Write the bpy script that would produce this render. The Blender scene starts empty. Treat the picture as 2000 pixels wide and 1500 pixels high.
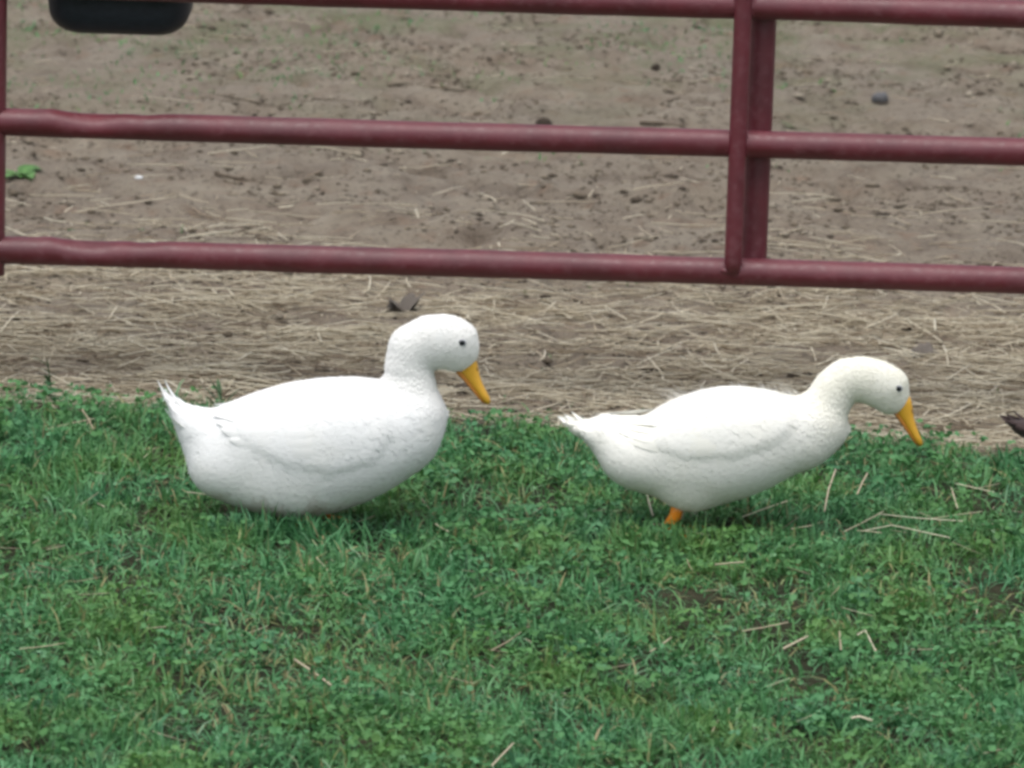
import bpy, math, random
import numpy as np
from mathutils import Vector, Matrix

random.seed(7)
rng = np.random.default_rng(11)
scene = bpy.context.scene
col = scene.collection

# ------------------------------------------------------------------ camera
CAM_H, CAM_D = 2.2, 8.76            # metres above the ground, metres in front of the birds
FPX = 10350.0                       # focal length in pixels of a 2000 px wide picture
PITCH = math.radians(12.47)
ROLL = math.radians(1.75)
cam_data = bpy.data.cameras.new('camera')
cam = bpy.data.objects.new('camera', cam_data)
col.objects.link(cam)
cam_data.sensor_width = 36.0
cam_data.lens = 36.0 * FPX / 2000.0
cam_data.clip_start = 0.1
cam_data.clip_end = 2000
CAM_R = Matrix.Rotation(math.pi / 2 - PITCH, 3, 'X') @ Matrix.Rotation(ROLL, 3, 'Z')
cam.matrix_world = Matrix.Translation((0, -CAM_D, CAM_H)) @ CAM_R.to_4x4()
cam_data.dof.use_dof = True
cam_data.dof.focus_distance = 9.0
cam_data.dof.aperture_fstop = 10
scene.camera = cam

# ------------------------------------------------------------------ light
world = bpy.data.worlds.new('World')
scene.world = world
world.use_nodes = True
wn = world.node_tree.nodes; wl = world.node_tree.links
wn.clear()
SUN_EL, SUN_AZ = math.radians(76), math.radians(200)
sky = wn.new('ShaderNodeTexSky'); sky.sky_type = 'NISHITA'; sky.sun_disc = False
sky.sun_elevation = SUN_EL; sky.sun_rotation = SUN_AZ
sky.air_density = 1.0; sky.dust_density = 3.0; sky.ozone_density = 1.0
hs = wn.new('ShaderNodeHueSaturation'); hs.inputs['Saturation'].default_value = 0.36
bg = wn.new('ShaderNodeBackground'); bg.inputs['Strength'].default_value = 0.13
wo = wn.new('ShaderNodeOutputWorld')
wl.new(sky.outputs[0], hs.inputs['Color']); wl.new(hs.outputs[0], bg.inputs['Color']); wl.new(bg.outputs[0], wo.inputs[0])
sd = bpy.data.lights.new('sun', 'SUN'); sd.energy = 1.3; sd.angle = math.radians(60); sd.color = (1.0, 0.97, 0.92)
sun = bpy.data.objects.new('sun', sd); col.objects.link(sun)
# direction TO the sun, same convention as the sky texture
sdir = Vector((math.sin(SUN_AZ) * math.cos(SUN_EL), math.cos(SUN_AZ) * math.cos(SUN_EL), math.sin(SUN_EL)))
sun.rotation_euler = sdir.to_track_quat('Z', 'Y').to_euler()
scene.view_settings.view_transform = 'Standard'
scene.view_settings.look = 'None'
scene.view_settings.exposure = 0.79
scene.view_settings.gamma = 1.0
scene.view_settings.use_curve_mapping = False
scene.render.engine = 'CYCLES'
scene.cycles.filter_width = 3.2

# ------------------------------------------------------------------ helpers
CO = Vector((0, -CAM_D, CAM_H))
def ray(px, py):
    return CAM_R @ Vector(((px - 1000) / FPX, -(py - 750) / FPX, -1.0))
def at_plane(px, py, Y=0.0):
    d = ray(px, py); t = (Y - CO.y) / d.y
    return CO + d * t
def at_ground(px, py, z=0.0):
    d = ray(px, py); t = (z - CO.z) / d.z
    return CO + d * t

def link(o, parent=None):
    col.objects.link(o)
    if parent is not None: o.parent = parent
    return o
def tag(o, label=None, cat=None, group=None, kind=None):
    if label: o['label'] = label
    if cat: o['category'] = cat
    if group: o['group'] = group
    if kind: o['kind'] = kind
    return o
def empty(name, loc, label, cat, group=None, rz=0.0):
    o = bpy.data.objects.new(name, None); o.empty_display_size = 0.05
    o.location = loc; o.rotation_euler = (0, 0, rz)
    link(o); return tag(o, label, cat, group)
def mesh_obj(name, verts, faces, mat, parent=None, smooth=True, attrs=None):
    """verts (n,3); faces: (m,k) array or list of lists"""
    me = bpy.data.meshes.new(name)
    verts = np.asarray(verts, dtype=np.float32)
    if isinstance(faces, np.ndarray):
        me.vertices.add(len(verts)); me.vertices.foreach_set('co', verts.ravel())
        m, k = faces.shape
        me.loops.add(m * k); me.loops.foreach_set('vertex_index', faces.astype(np.int32).ravel())
        me.polygons.add(m)
        me.polygons.foreach_set('loop_start', np.arange(0, m * k, k, dtype=np.int32))
        me.update(calc_edges=True)
    else:
        me.from_pydata([tuple(map(float, v)) for v in verts], [], [tuple(int(i) for i in f) for f in faces])
    if smooth: me.polygons.foreach_set('use_smooth', np.ones(len(me.polygons), dtype=bool))
    if attrs:
        for nm, arr in attrs.items():
            a = me.attributes.new(nm, 'FLOAT', 'POINT'); a.data.foreach_set('value', np.asarray(arr, dtype=np.float32))
    me.validate()
    me.materials.append(mat)
    return link(bpy.data.objects.new(name, me), parent)
def loc_of(parent):
    return np.array(parent.location) if parent is not None else np.zeros(3)

# value noise -----------------------------------------------------------
def vnoise(x, y, seed=0):
    xi = np.floor(x).astype(np.int64); yi = np.floor(y).astype(np.int64)
    fx = x - xi; fy = y - yi
    fx = fx * fx * fx * (fx * (fx * 6 - 15) + 10); fy = fy * fy * fy * (fy * (fy * 6 - 15) + 10)
    def h(a, b):
        n = (a * 374761393 + b * 668265263 + seed * 1442695041) & 0x7fffffff
        n = ((n ^ (n >> 13)) * 1274126177) & 0x7fffffff
        n = (n ^ (n >> 16)) & 0xffff
        return n / 65535.0
    return (h(xi, yi) * (1 - fx) + h(xi + 1, yi) * fx) * (1 - fy) + (h(xi, yi + 1) * (1 - fx) + h(xi + 1, yi + 1) * fx) * fy
def fbm(x, y, seed=0, octs=4):
    s = 0; a = 0.5; t = 0
    for i in range(octs):
        s = s + a * vnoise(x * 2 ** i + 17.3 * i, y * 2 ** i + 5.1 * i, seed + i); t += a; a *= 0.5
    return s / t

def grass_edge(x):
    """y of the border between lawn and dirt"""
    x = np.asarray(x, dtype=float)
    return 0.86 - 0.035 * x + 0.22 * (fbm(x * 1.6, x * 0 + 3.0, 5, 3) - 0.5) + 0.07 * (fbm(x * 11, x * 0 + 7.0, 6, 2) - 0.5) + np.where(x > 0.55, -0.10 * np.minimum(x - 0.55, 0.4) / 0.4, 0)
def ground_h(x, y):
    x = np.asarray(x, dtype=float); y = np.asarray(y, dtype=float)
    dirt = np.clip((y - grass_edge(x)) / 0.15 + 0.5, 0, 1)
    h = 0.030 * (fbm(x * 1.3, y * 1.3, 1, 3) - 0.5)
    h = h + dirt * (0.034 * (fbm(x * 5, y * 5, 2, 3) - 0.5) + 0.026 * (fbm(x * 18, y * 18, 3, 3) - 0.5) - 0.008)
    # trodden prints: sharp little hollows
    n = fbm(x * 9 + 4, y * 7 + 1, 9, 2)
    h = h - dirt * 0.030 * np.clip(n - 0.60, 0, 0.2) / 0.2
    h = h * np.exp(-np.maximum(np.abs(y) - 12, 0) / 40)
    return h

# materials ---------------------------------------------------------------
def new_mat(name):
    m = bpy.data.materials.new(name); m.use_nodes = True
    nt = m.node_tree; b = nt.nodes['Principled BSDF']
    return m, nt, b
def N(nt, typ, **kw):
    n = nt.nodes.new(typ)
    for k, v in kw.items(): setattr(n, k, v)
    return n
def ramp(nt, fac, stops, interp='LINEAR'):
    r = N(nt, 'ShaderNodeValToRGB'); r.color_ramp.interpolation = interp
    e = r.color_ramp.elements
    while len(e) > 1: e.remove(e[-1])
    e[0].position = stops[0][0]; e[0].color = (*stops[0][1], 1)
    for p, c in stops[1:]:
        x = e.new(p); x.color = (*c, 1)
    nt.links.new(fac, r.inputs[0]); return r.outputs[0]
def noise(nt, scale, detail=4, rough=0.55, vec=None, dist=0.0):
    n = N(nt, 'ShaderNodeTexNoise'); n.inputs['Scale'].default_value = scale
    n.inputs['Detail'].default_value = detail; n.inputs['Roughness'].default_value = rough
    n.inputs['Distortion'].default_value = dist
    if vec is not None: nt.links.new(vec, n.inputs['Vector'])
    return n.outputs['Fac']
def mix(nt, fac, a, b, mode='MIX'):
    m = N(nt, 'ShaderNodeMix', data_type='RGBA', blend_type=mode)
    if isinstance(fac, (int, float)): m.inputs[0].default_value = fac
    else: nt.links.new(fac, m.inputs[0])
    for s, v in ((6, a), (7, b)):
        if isinstance(v, tuple): m.inputs[s].default_value = (*v, 1)
        else: nt.links.new(v, m.inputs[s])
    return m.outputs[2]
def geo_pos(nt):
    return N(nt, 'ShaderNodeNewGeometry').outputs['Position']
def bump(nt, b, height, strength, dist):
    bp = N(nt, 'ShaderNodeBump'); bp.inputs['Strength'].default_value = strength; bp.inputs['Distance'].default_value = dist
    nt.links.new(height, bp.inputs['Height']); nt.links.new(bp.outputs[0], b.inputs['Normal'])
def simple_mat(name, c, rough=0.6, var=0.15, scale=30, spec=0.3, bs=0.0):
    m, nt, b = new_mat(name)
    f = noise(nt, scale, 5)
    lo = tuple(v * (1 - var) for v in c); hi = tuple(min(1, v * (1 + var)) for v in c)
    nt.links.new(ramp(nt, f, [(0.3, lo), (0.7, hi)]), b.inputs['Base Color'])
    b.inputs['Roughness'].default_value = rough; b.inputs['Specular IOR Level'].default_value = spec
    if bs: bump(nt, b, f, bs, 0.004)
    return m

def blade_mat(name, stops, transl=0.35, patch=None, rough=0.55, spec=0.35):
    """tone attribute picks the colour of each blade; patches in the lawn tint it"""
    m, nt, b = new_mat(name)
    at = N(nt, 'ShaderNodeAttribute'); at.attribute_name = 'tone'
    c = ramp(nt, at.outputs['Fac'], stops)
    if patch:
        p = geo_pos(nt)
        f = noise(nt, patch[0], 3, 0.5, p)
        c = mix(nt, ramp(nt, f, [(0.40, (0, 0, 0)), (0.68, (1, 1, 1))]), c, mix(nt, 0.6, c, patch[1]))
        f2 = noise(nt, patch[0] * 2.3, 2, 0.5, p)
        c = mix(nt, ramp(nt, f2, [(0.56, (0, 0, 0)), (0.74, (1, 1, 1))]), c, mix(nt, 0.65, c, patch[2]))
    nt.links.new(c, b.inputs['Base Color'])
    b.inputs['Roughness'].default_value = rough; b.inputs['Specular IOR Level'].default_value = spec
    if transl:
        tr = N(nt, 'ShaderNodeBsdfTranslucent'); nt.links.new(c, tr.inputs[0])
        mx = N(nt, 'ShaderNodeMixShader'); mx.inputs[0].default_value = transl
        out = nt.nodes['Material Output']
        nt.links.new(b.outputs[0], mx.inputs[1]); nt.links.new(tr.outputs[0], mx.inputs[2]); nt.links.new(mx.outputs[0], out.inputs[0])
    return m

def make_ground_mat():
    m, nt, b = new_mat('soil')
    p = geo_pos(nt)
    big = noise(nt, 1.1, 5, 0.6, p)
    mid = noise(nt, 7, 6, 0.62, p)
    fine = noise(nt, 55, 6, 0.7, p)
    c = ramp(nt, mid, [(0.30, (0.118, 0.090, 0.067)), (0.44, (0.200, 0.162, 0.124)), (0.58, (0.240, 0.204, 0.158)), (0.75, (0.30, 0.262, 0.208))])
    c = mix(nt, ramp(nt, big, [(0.38, (0, 0, 0)), (0.65, (1, 1, 1))]), c, mix(nt, 0.45, c, (0.20, 0.178, 0.150)))
    c = mix(nt, ramp(nt, fine, [(0.37, (0.75, 0.75, 0.75)), (0.45, (0, 0, 0))]), c, (0.065, 0.052, 0.042))
    c = mix(nt, ramp(nt, fine, [(0.60, (0, 0, 0)), (0.70, (0.5, 0.5, 0.5))]), c, (0.34, 0.30, 0.23))
    # reddish and mossy tints of the soil itself
    t2 = noise(nt, 13, 3, 0.5, p)
    c = mix(nt, ramp(nt, t2, [(0.58, (0, 0, 0)), (0.75, (0.5, 0.5, 0.5))]), c, (0.20, 0.125, 0.085))
    sep = N(nt, 'ShaderNodeSeparateXYZ'); nt.links.new(p, sep.inputs[0])
    far = N(nt, 'ShaderNodeMapRange'); nt.links.new(sep.outputs[1], far.inputs[0])
    far.inputs[1].default_value = 3.6; far.inputs[2].default_value = 6.5; far.inputs[3].default_value = 0; far.inputs[4].default_value = 1
    moss = noise(nt, 3.2, 5, 0.65, p)
    mm = N(nt, 'ShaderNodeMath', operation='MULTIPLY')
    nt.links.new(ramp(nt, moss, [(0.47, (0, 0, 0)), (0.62, (0.75, 0.75, 0.75))]), mm.inputs[0]); nt.links.new(far.outputs[0], mm.inputs[1])
    c = mix(nt, mm.outputs[0], c, (0.115, 0.135, 0.070))
    ac = N(nt, 'ShaderNodeAttribute'); ac.attribute_name = 'chaff'
    cf = noise(nt, 40, 4, 0.7, p)
    cm = N(nt, 'ShaderNodeMath', operation='MULTIPLY'); nt.links.new(ac.outputs['Fac'], cm.inputs[0])
    nt.links.new(ramp(nt, cf, [(0.35, (0.15, 0.15, 0.15)), (0.6, (0.9, 0.9, 0.9))]), cm.inputs[1])
    c = mix(nt, cm.outputs[0], c, (0.37, 0.315, 0.235))
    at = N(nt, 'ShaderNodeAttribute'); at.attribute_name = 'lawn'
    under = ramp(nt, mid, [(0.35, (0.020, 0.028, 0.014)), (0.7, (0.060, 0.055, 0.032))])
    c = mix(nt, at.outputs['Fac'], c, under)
    nt.links.new(c, b.inputs['Base Color'])
    b.inputs['Roughness'].default_value = 0.95; b.inputs['Specular IOR Level'].default_value = 0.15
    add = N(nt, 'ShaderNodeMath', operation='ADD'); nt.links.new(mid, add.inputs[0]); nt.links.new(fine, add.inputs[1])
    bump(nt, b, add.outputs[0], 1.0, 0.018)
    return m

def make_paint_mat():
    m, nt, b = new_mat('red gate paint')
    p = geo_pos(nt)
    f = noise(nt, 9, 5, 0.6, p); f2 = noise(nt, 60, 5, 0.7, p)
    c = ramp(nt, f, [(0.3, (0.078, 0.006, 0.012)), (0.7, (0.125, 0.009, 0.019))])
    c = mix(nt, ramp(nt, f2, [(0.50, (0, 0, 0)), (0.72, (0.35, 0.35, 0.35))]), c, (0.20, 0.08, 0.09))
    c = mix(nt, ramp(nt, f2, [(0.26, (0.5, 0.5, 0.5)), (0.36, (0, 0, 0))]), c, (0.10, 0.035, 0.02))
    nt.links.new(c, b.inputs['Base Color'])
    nt.links.new(ramp(nt, f2, [(0.3, (0.40, 0.40, 0.40)), (0.7, (0.66, 0.66, 0.66))]), b.inputs['Roughness'])
    b.inputs['Specular IOR Level'].default_value = 0.75
    b.inputs['Coat Weight'].default_value = 0.0; b.inputs['Coat Roughness'].default_value = 0.35
    bump(nt, b, f2, 0.25, 0.002)
    return m

def plume_mat(name, base, tint, transl=0.15):
    m, nt, b = new_mat(name)
    p = geo_pos(nt)
    at = N(nt, 'ShaderNodeAttribute'); at.attribute_name = 'tone'
    a2 = N(nt, 'ShaderNodeAttribute'); a2.attribute_name = 'cream'
    c = mix(nt, at.outputs['Fac'], tuple(v * 0.975 for v in base), base)
    c = mix(nt, a2.outputs['Fac'], c, tint)
    a3 = N(nt, 'ShaderNodeAttribute'); a3.attribute_name = 'mud_shade'
    c = mix(nt, a3.outputs['Fac'], c, (0.33, 0.25, 0.18))  # brown of dirty plumage, doubling as painted belly shade
    f = noise(nt, 14, 3, 0.5, p)
    c = mix(nt, ramp(nt, f, [(0.52, (0, 0, 0)), (0.80, (0.25, 0.25, 0.25))]), c, tuple(v * w for v, w in zip(base, (0.95, 0.91, 0.82))))
    nt.links.new(c, b.inputs['Base Color'])
    b.inputs['Roughness'].default_value = 0.9; b.inputs['Specular IOR Level'].default_value = 0.12
    b.inputs['Sheen Weight'].default_value = 0.12; b.inputs['Sheen Roughness'].default_value = 0.5
    if transl:
        tr = N(nt, 'ShaderNodeBsdfTranslucent'); nt.links.new(c, tr.inputs[0])
        mx = N(nt, 'ShaderNodeMixShader'); mx.inputs[0].default_value = transl
        out = nt.nodes['Material Output']
        nt.links.new(b.outputs[0], mx.inputs[1]); nt.links.new(tr.outputs[0], mx.inputs[2]); nt.links.new(mx.outputs[0], out.inputs[0])
    return m

M_SOIL = make_ground_mat()
M_PAINT = make_paint_mat()
M_GRASS = blade_mat('grass blade', [(0.0, (0.020, 0.070, 0.026)), (0.25, (0.064, 0.205, 0.076)), (0.55, (0.096, 0.290, 0.122)), (0.78, (0.135, 0.330, 0.155)),
                                    (0.90, (0.215, 0.350, 0.225)), (0.94, (0.27, 0.25, 0.12)), (1.0, (0.36, 0.28, 0.16))],
                    0.3, (4.2, (0.135, 0.250, 0.045), (0.070, 0.230, 0.130)))
M_CLOVER = blade_mat('clover leaf', [(0.0, (0.032, 0.110, 0.038)), (0.5, (0.060, 0.200, 0.070)), (0.9, (0.088, 0.250, 0.110)), (1.0, (0.150, 0.300, 0.170))],
                     0.25, (4.2, (0.115, 0.230, 0.040), (0.070, 0.210, 0.115)), 0.6, 0.35)
M_STRAW = blade_mat('straw', [(0.0, (0.23, 0.155, 0.105)), (0.25, (0.38, 0.30, 0.205)), (0.7, (0.60, 0.52, 0.375)), (1.0, (0.80, 0.74, 0.58))], 0.1, None, 0.5, 0.4)
M_CLOD = simple_mat('dark clod', (0.060, 0.048, 0.038), 0.95, 0.35, 60, 0.1, 0.8)
M_CLODL = blade_mat('soil crumb', [(0.0, (0.050, 0.040, 0.032)), (0.5, (0.14, 0.115, 0.085)), (1.0, (0.30, 0.265, 0.21))], 0, None, 0.95, 0.1)
M_STONE = simple_mat('grey stone', (0.10, 0.10, 0.105), 0.8, 0.25, 40, 0.3, 0.5)
M_WHITE = simple_mat('pale fleck', (0.70, 0.72, 0.75), 0.7, 0.05)
M_TWIG = simple_mat('twig bark', (0.085, 0.066, 0.048), 0.9, 0.3, 40, 0.15)
M_LEAF = blade_mat('weed leaf', [(0.0, (0.05, 0.13, 0.03)), (1.0, (0.10, 0.22, 0.06))], 0.2)
M_LEAFD = blade_mat('dark weed leaf', [(0.0, (0.035, 0.075, 0.030)), (1.0, (0.070, 0.135, 0.060))], 0.2)
M_DRYLEAF = simple_mat('withered leaf', (0.085, 0.085, 0.050), 0.8, 0.3, 30)
M_TUB = simple_mat('black rubber', (0.017, 0.020, 0.028), 0.55, 0.2, 20, 0.35)
M_STEEL = simple_mat('dull steel', (0.25, 0.25, 0.26), 0.45, 0.15, 30, 0.5)
M_WOOD = simple_mat('weathered wood', (0.17, 0.14, 0.11), 0.9, 0.3, 14, 0.15, 0.6)
M_BILL = simple_mat('orange yellow bill', (0.60, 0.320, 0.028), 0.48, 0.10, 60, 0.4)
M_BILLIN = simple_mat('darker orange mandible', (0.42, 0.17, 0.03), 0.6, 0.1, 60, 0.3)  # lower mandible, its own deeper orange
M_LEG = simple_mat('orange leg skin', (0.66, 0.215, 0.012), 0.55, 0.15, 90, 0.3)
M_EYE = simple_mat('dark eye', (0.006, 0.007, 0.010), 0.12, 0.0, 10, 0.6)
M_LID = simple_mat('grey eyelid', (0.30, 0.31, 0.33), 0.7, 0.05, 40, 0.2)
M_NOST = simple_mat('nostril', (0.16, 0.075, 0.02), 0.8, 0.0)
M_PLW = plume_mat('white plumage', (0.86, 0.865, 0.86), (0.80, 0.75, 0.63))
M_PLC = plume_mat('creamy white plumage', (0.865, 0.86, 0.815), (0.86, 0.83, 0.66))
M_PLD = plume_mat('dark brown plumage', (0.052, 0.036, 0.034), (0.030, 0.022, 0.022), 0.05)

# ------------------------------------------------------------------ ground
def graded(lo, hi, flo, fhi, step):
    a = list(np.arange(flo, fhi, step)); s = step; v = fhi
    while v < hi: a.append(v); s *= 1.25; v += s
    a.append(hi); s = step; v = flo; b = []
    while v > lo:
        s *= 1.25; v -= s; b.append(max(v, lo))
    return np.array(b[::-1] + a)
gx = graded(-250, 250, -2.6, 2.6, 0.016); gy = graded(-60, 600, -2.2, 8.5, 0.018)
GX, GY = np.meshgrid(gx, gy, indexing='ij')
GZ = ground_h(GX, GY)
nx, ny = GX.shape
idx = np.arange(nx * ny).reshape(nx, ny)
quads = np.stack([idx[:-1, :-1], idx[1:, :-1], idx[1:, 1:], idx[:-1, 1:]], -1).reshape(-1, 4)
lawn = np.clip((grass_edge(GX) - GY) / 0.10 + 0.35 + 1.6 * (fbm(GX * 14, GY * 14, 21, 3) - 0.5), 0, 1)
def straw_density(x, y):
    d = np.exp(-(np.maximum(y - 1.55, 0) / 0.62) ** 1.6) * np.clip((y - grass_edge(x) + 0.05) / 0.12, 0, 1)
    d = d * (0.30 + 1.2 * np.clip((fbm(x * 3.1, y * 4.0, 100, 3) - 0.36) * 3.0, 0, 1))
    return np.clip(d * 1.15 + 0.004, 0, 1)
CH = straw_density(GX, GY) * np.clip(0.3 + fbm(GX * 25, GY * 12, 120, 3), 0, 1)
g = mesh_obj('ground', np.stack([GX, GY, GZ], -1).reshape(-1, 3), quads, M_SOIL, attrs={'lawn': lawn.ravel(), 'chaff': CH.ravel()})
tag(g, kind='structure')

# ------------------------------------------------------------------ red tube gate
GATE_Y = 1.10
def tube_x(x0, x1, y, z, r, seg=0.01, dents=(), sides=20, rough=0.0):
    n = max(2, int((x1 - x0) / seg)); xs = np.linspace(x0, x1, n)
    th = np.linspace(0, 2 * math.pi, sides, endpoint=False)
    X = np.repeat(xs[:, None], sides, 1); T = np.repeat(th[None], n, 0)
    R = np.full_like(X, r)
    R = R + rough * (fbm(X * 7 + z * 31, T * 1.5, 40, 2) - 0.5)
    for dx, w, dep, ang in dents:
        R = R - dep * np.exp(-((X - dx) / w) ** 2) * np.clip(np.cos(T - ang), 0, 1) ** 1.5
    bow = 0.0015 * (fbm(X * 0.9 + z * 11, X * 0, 41, 2) - 0.5) * 4
    V = np.stack([X, y + R * np.cos(T), z + bow + R * np.sin(T)], -1).reshape(-1, 3)
    i = np.arange(n * sides).reshape(n, sides)
    F = np.stack([i[:-1], i[1:], np.roll(i[1:], -1, 1), np.roll(i[:-1], -1, 1)], -1).reshape(-1, 4)
    F = F[:, ::-1]
    return V, F.tolist() + [i[0].tolist(), i[-1][::-1].tolist()]
def tube_z(x, y, z0, z1, rx, ry, sides=20, seg=0.02, taper=0.0):
    n = max(2, int((z1 - z0) / seg)); zs = np.linspace(z0, z1, n)
    th = np.linspace(0, 2 * math.pi, sides, endpoint=False)
    Z = np.repeat(zs[:, None], sides, 1); T = np.repeat(th[None], n, 0)
    k = 1 - taper * np.clip(1 - (Z - z0) / 0.03, 0, 1) ** 2
    V = np.stack([x + rx * k * np.cos(T), y + ry * k * np.sin(T), Z], -1).reshape(-1, 3)
    i = np.arange(n * sides).reshape(n, sides)
    F = np.stack([i[:-1], np.roll(i[:-1], -1, 1), np.roll(i[1:], -1, 1), i[1:]], -1).reshape(-1, 4)
    return V, F.tolist() + [i[0][::-1].tolist(), i[-1].tolist()]
zb = at_plane(1000, 518, GATE_Y).z; zm = at_plane(1000, 268, GATE_Y).z; zt = at_plane(1000, -3, GATE_Y).z
RT = 0.0264
xs_ = at_plane(-15, 260, GATE_Y).x; xr_ = xs_ + 3.6
gate = empty('gate', (xs_, GATE_Y, 0), 'dark red tubular steel farm gate behind the two white ducks', 'gate')
def gpart(name, VF, mat=M_PAINT, smooth=True):
    V, F = VF; V = V - np.array([xs_, GATE_Y, 0])
    o = mesh_obj(name, V, F, mat, gate, smooth)
    return o
dx1 = at_plane(150, 245, GATE_Y).x
rails = [zb, zm, zt, zt + 0.275, zt + 0.55]
for k, z in enumerate(rails):
    dents = [(dx1 + 0.03, 0.055, 0.010, math.radians(125)), (dx1 - 0.05, 0.02, -0.003, math.radians(110)), (dx1 + 0.13, 0.03, 0.004, math.radians(100))] if k < 2 else []
    gpart('rail', tube_x(xs_, xr_, GATE_Y, z, RT, dents=dents, rough=0.0022))
gpart('stile', tube_z(xs_, GATE_Y, zb - 0.048, rails[-1] + 0.024, 0.0258, 0.0258))
gpart('stile', tube_z(xr_, GATE_Y, zb - 0.048, rails[-1] + 0.024, 0.0258, 0.0258))
xf = at_plane(1440.5, 268, GATE_Y).x; xk = at_plane(1484, 268, GATE_Y).x
o = gpart('front_brace', tube_z(xf, GATE_Y - 0.023, zb + 0.002, rails[-1] + 0.012, 0.0168, 0.0150, taper=0.25))
o = gpart('back_brace', tube_z(xk, GATE_Y + 0.040, zb - 0.006, rails[-1] + 0.012, 0.0245, 0.0190))
# weld beads where the braces and stile meet the rails
def bead(cx, cy, cz, rx, ry, rz, n=10):
    V = []; F = []
    for i in range(7):
        a = -math.pi / 2 + math.pi * i / 6
        for j in range(n):
            t = 2 * math.pi * j / n
            w = 1 + 0.15 * math.sin(3 * t + i)
            V.append((cx + rx * w * math.cos(a) * math.cos(t), cy + ry * w * math.cos(a) * math.sin(t), cz + rz * math.sin(a)))
    for i in range(6):
        for j in range(n):
            F.append((i * n + j, i * n + (j + 1) % n, (i + 1) * n + (j + 1) % n, (i + 1) * n + j))
    return np.array(V), F
for z in rails[:3]:
    gpart('weld', bead(xf + 0.019, GATE_Y - 0.019, z, 0.007, 0.007, 0.021))
    gpart('weld', bead(xf - 0.019, GATE_Y - 0.019, z, 0.006, 0.007, 0.019))
    gpart('weld', bead(xs_ + 0.026, GATE_Y - 0.006, z, 0.007, 0.020, 0.021))
gpart('weld', bead(xf - 0.006, GATE_Y - 0.024, zb + 0.006, 0.019, 0.006, 0.007))
for z in (rails[1] + 0.09, rails[3] + 0.09):
    gpart('hinge', tube_x(xs_ - 0.13, xs_ + 0.01, GATE_Y, z, 0.010, 0.02), M_STEEL)
gpart('latch', tube_x(xr_ - 0.01, xr_ + 0.10, GATE_Y, rails[2] + 0.1, 0.009, 0.02), M_STEEL)
for px_, lb in ((xs_ - 0.20, 'weathered wooden post the red gate is hinged on'), (xr_ + 0.17, 'weathered wooden post the red gate latches to')):
    V, F = tube_z(0, 0, -0.15, 1.55, 0.085, 0.085, 18, 0.05)
    V[:, 0] += 0.006 * np.sin(V[:, 2] * 5)
    p = mesh_obj('gate_post', V, F, M_WOOD, None)
    p.location = (px_, GATE_Y, 0); tag(p, lb, 'post')

# ------------------------------------------------------------------ black feeder hooked on the gate
def make_tub():
    cx = at_plane(228, 40, GATE_Y + 0.03).x; zbot = at_plane(228, 74, GATE_Y + 0.03).z
    yc = GATE_Y + 0.030 + 0.105
    root = empty('feed_trough', (cx, yc, zbot), 'black rubber feed tub with rounded corners hooked over the red gate', 'feeder')
    def rr(hx, hy, r, n=7):
        P = []
        for q, (sx, sy) in enumerate(((1, 1), (-1, 1), (-1, -1), (1, -1))):
            for k in range(n):
                a = math.pi / 2 * (q + k / (n - 1))
                P.append((sx * (hx - r) + r * math.cos(a), sy * (hy - r) + r * math.sin(a)))
        return P
    rings = []
    R = 0.050; H = 0.21
    for k in range(9):                                  # filleted bottom
        a = math.pi / 2 * k / 8; ins = R * (1 - math.sin(a)); z = R * (1 - math.cos(a))
        if k == 0: ins = R * 0.999
        rings.append((0.134 - ins, 0.098 - ins * 0.8, max(0.012, 0.05 - ins * 0.5), z))
    for z in (0.09, 0.13, 0.17, H - 0.018):
        rings.append((0.134 + 0.10 * (z - R), 0.098 + 0.04 * (z - R), 0.05, z))
    rings += [(0.153, 0.104, 0.05, H - 0.016), (0.155, 0.104, 0.05, H - 0.004), (0.151, 0.104, 0.05, H)]
    inner = [(0.142, 0.095, 0.045, H), (0.128, 0.088, 0.045, 0.06), (0.10, 0.07, 0.04, 0.02), (0.05, 0.04, 0.03, 0.008)]
    V = []; F = []; n = 28
    for hx, hy, r, z in rings + inner:
        V += [(x, y, z) for x, y in rr(max(hx, 0.03), max(hy, 0.025), min(r, 0.02 if hx < 0.04 else r))]
    m = len(rings) + len(inner)
    for i in range(m - 1):
        for j in range(n): F.append((i * n + j, i * n + (j + 1) % n, (i + 1) * n + (j + 1) % n, (i + 1) * n + j))
    F.append(tuple(range(n))[::-1]); F.append(tuple((m - 1) * n + j for j in range(n)))
    mesh_obj('tub', V, F, M_TUB, root)
    for sx in (-0.07, 0.07):                            # bent steel hooks over the third rail
        path = []
        zr = zt - zbot; yr = GATE_Y - yc
        for k in range(9):
            a = math.pi * k / 8
            path.append((sx, yr + 0.030 * math.cos(a), zr + 0.030 * math.sin(a)))
        path = [(sx, -0.100, 0.06), (sx, -0.106, zr)] + path[1:] + [(sx, yr - 0.030, zr - 0.012)]
        V = []; F = []
        for i, pt in enumerate(path):
            p0 = np.array(path[max(i - 1, 0)]); p1 = np.array(path[min(i + 1, len(path) - 1)]); t = p1 - p0; t /= np.linalg.norm(t)
            u = np.array((1.0, 0, 0)); w = np.cross(t, u)
            for a, b_ in ((1, 1), (-1, 1), (-1, -1), (1, -1)): V.append(np.array(pt) + u * a * 0.009 + w * b_ * 0.0018)
        for i in range(len(path) - 1):
            for j in range(4): F.append((i * 4 + j, i * 4 + (j + 1) % 4, i * 4 + 4 + (j + 1) % 4, i * 4 + 4 + j))
        F += [(3, 2, 1, 0), tuple(len(V) - 4 + j for j in range(4))]
        mesh_obj('hook', V, F, M_TUB, root, False)
make_tub()

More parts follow.
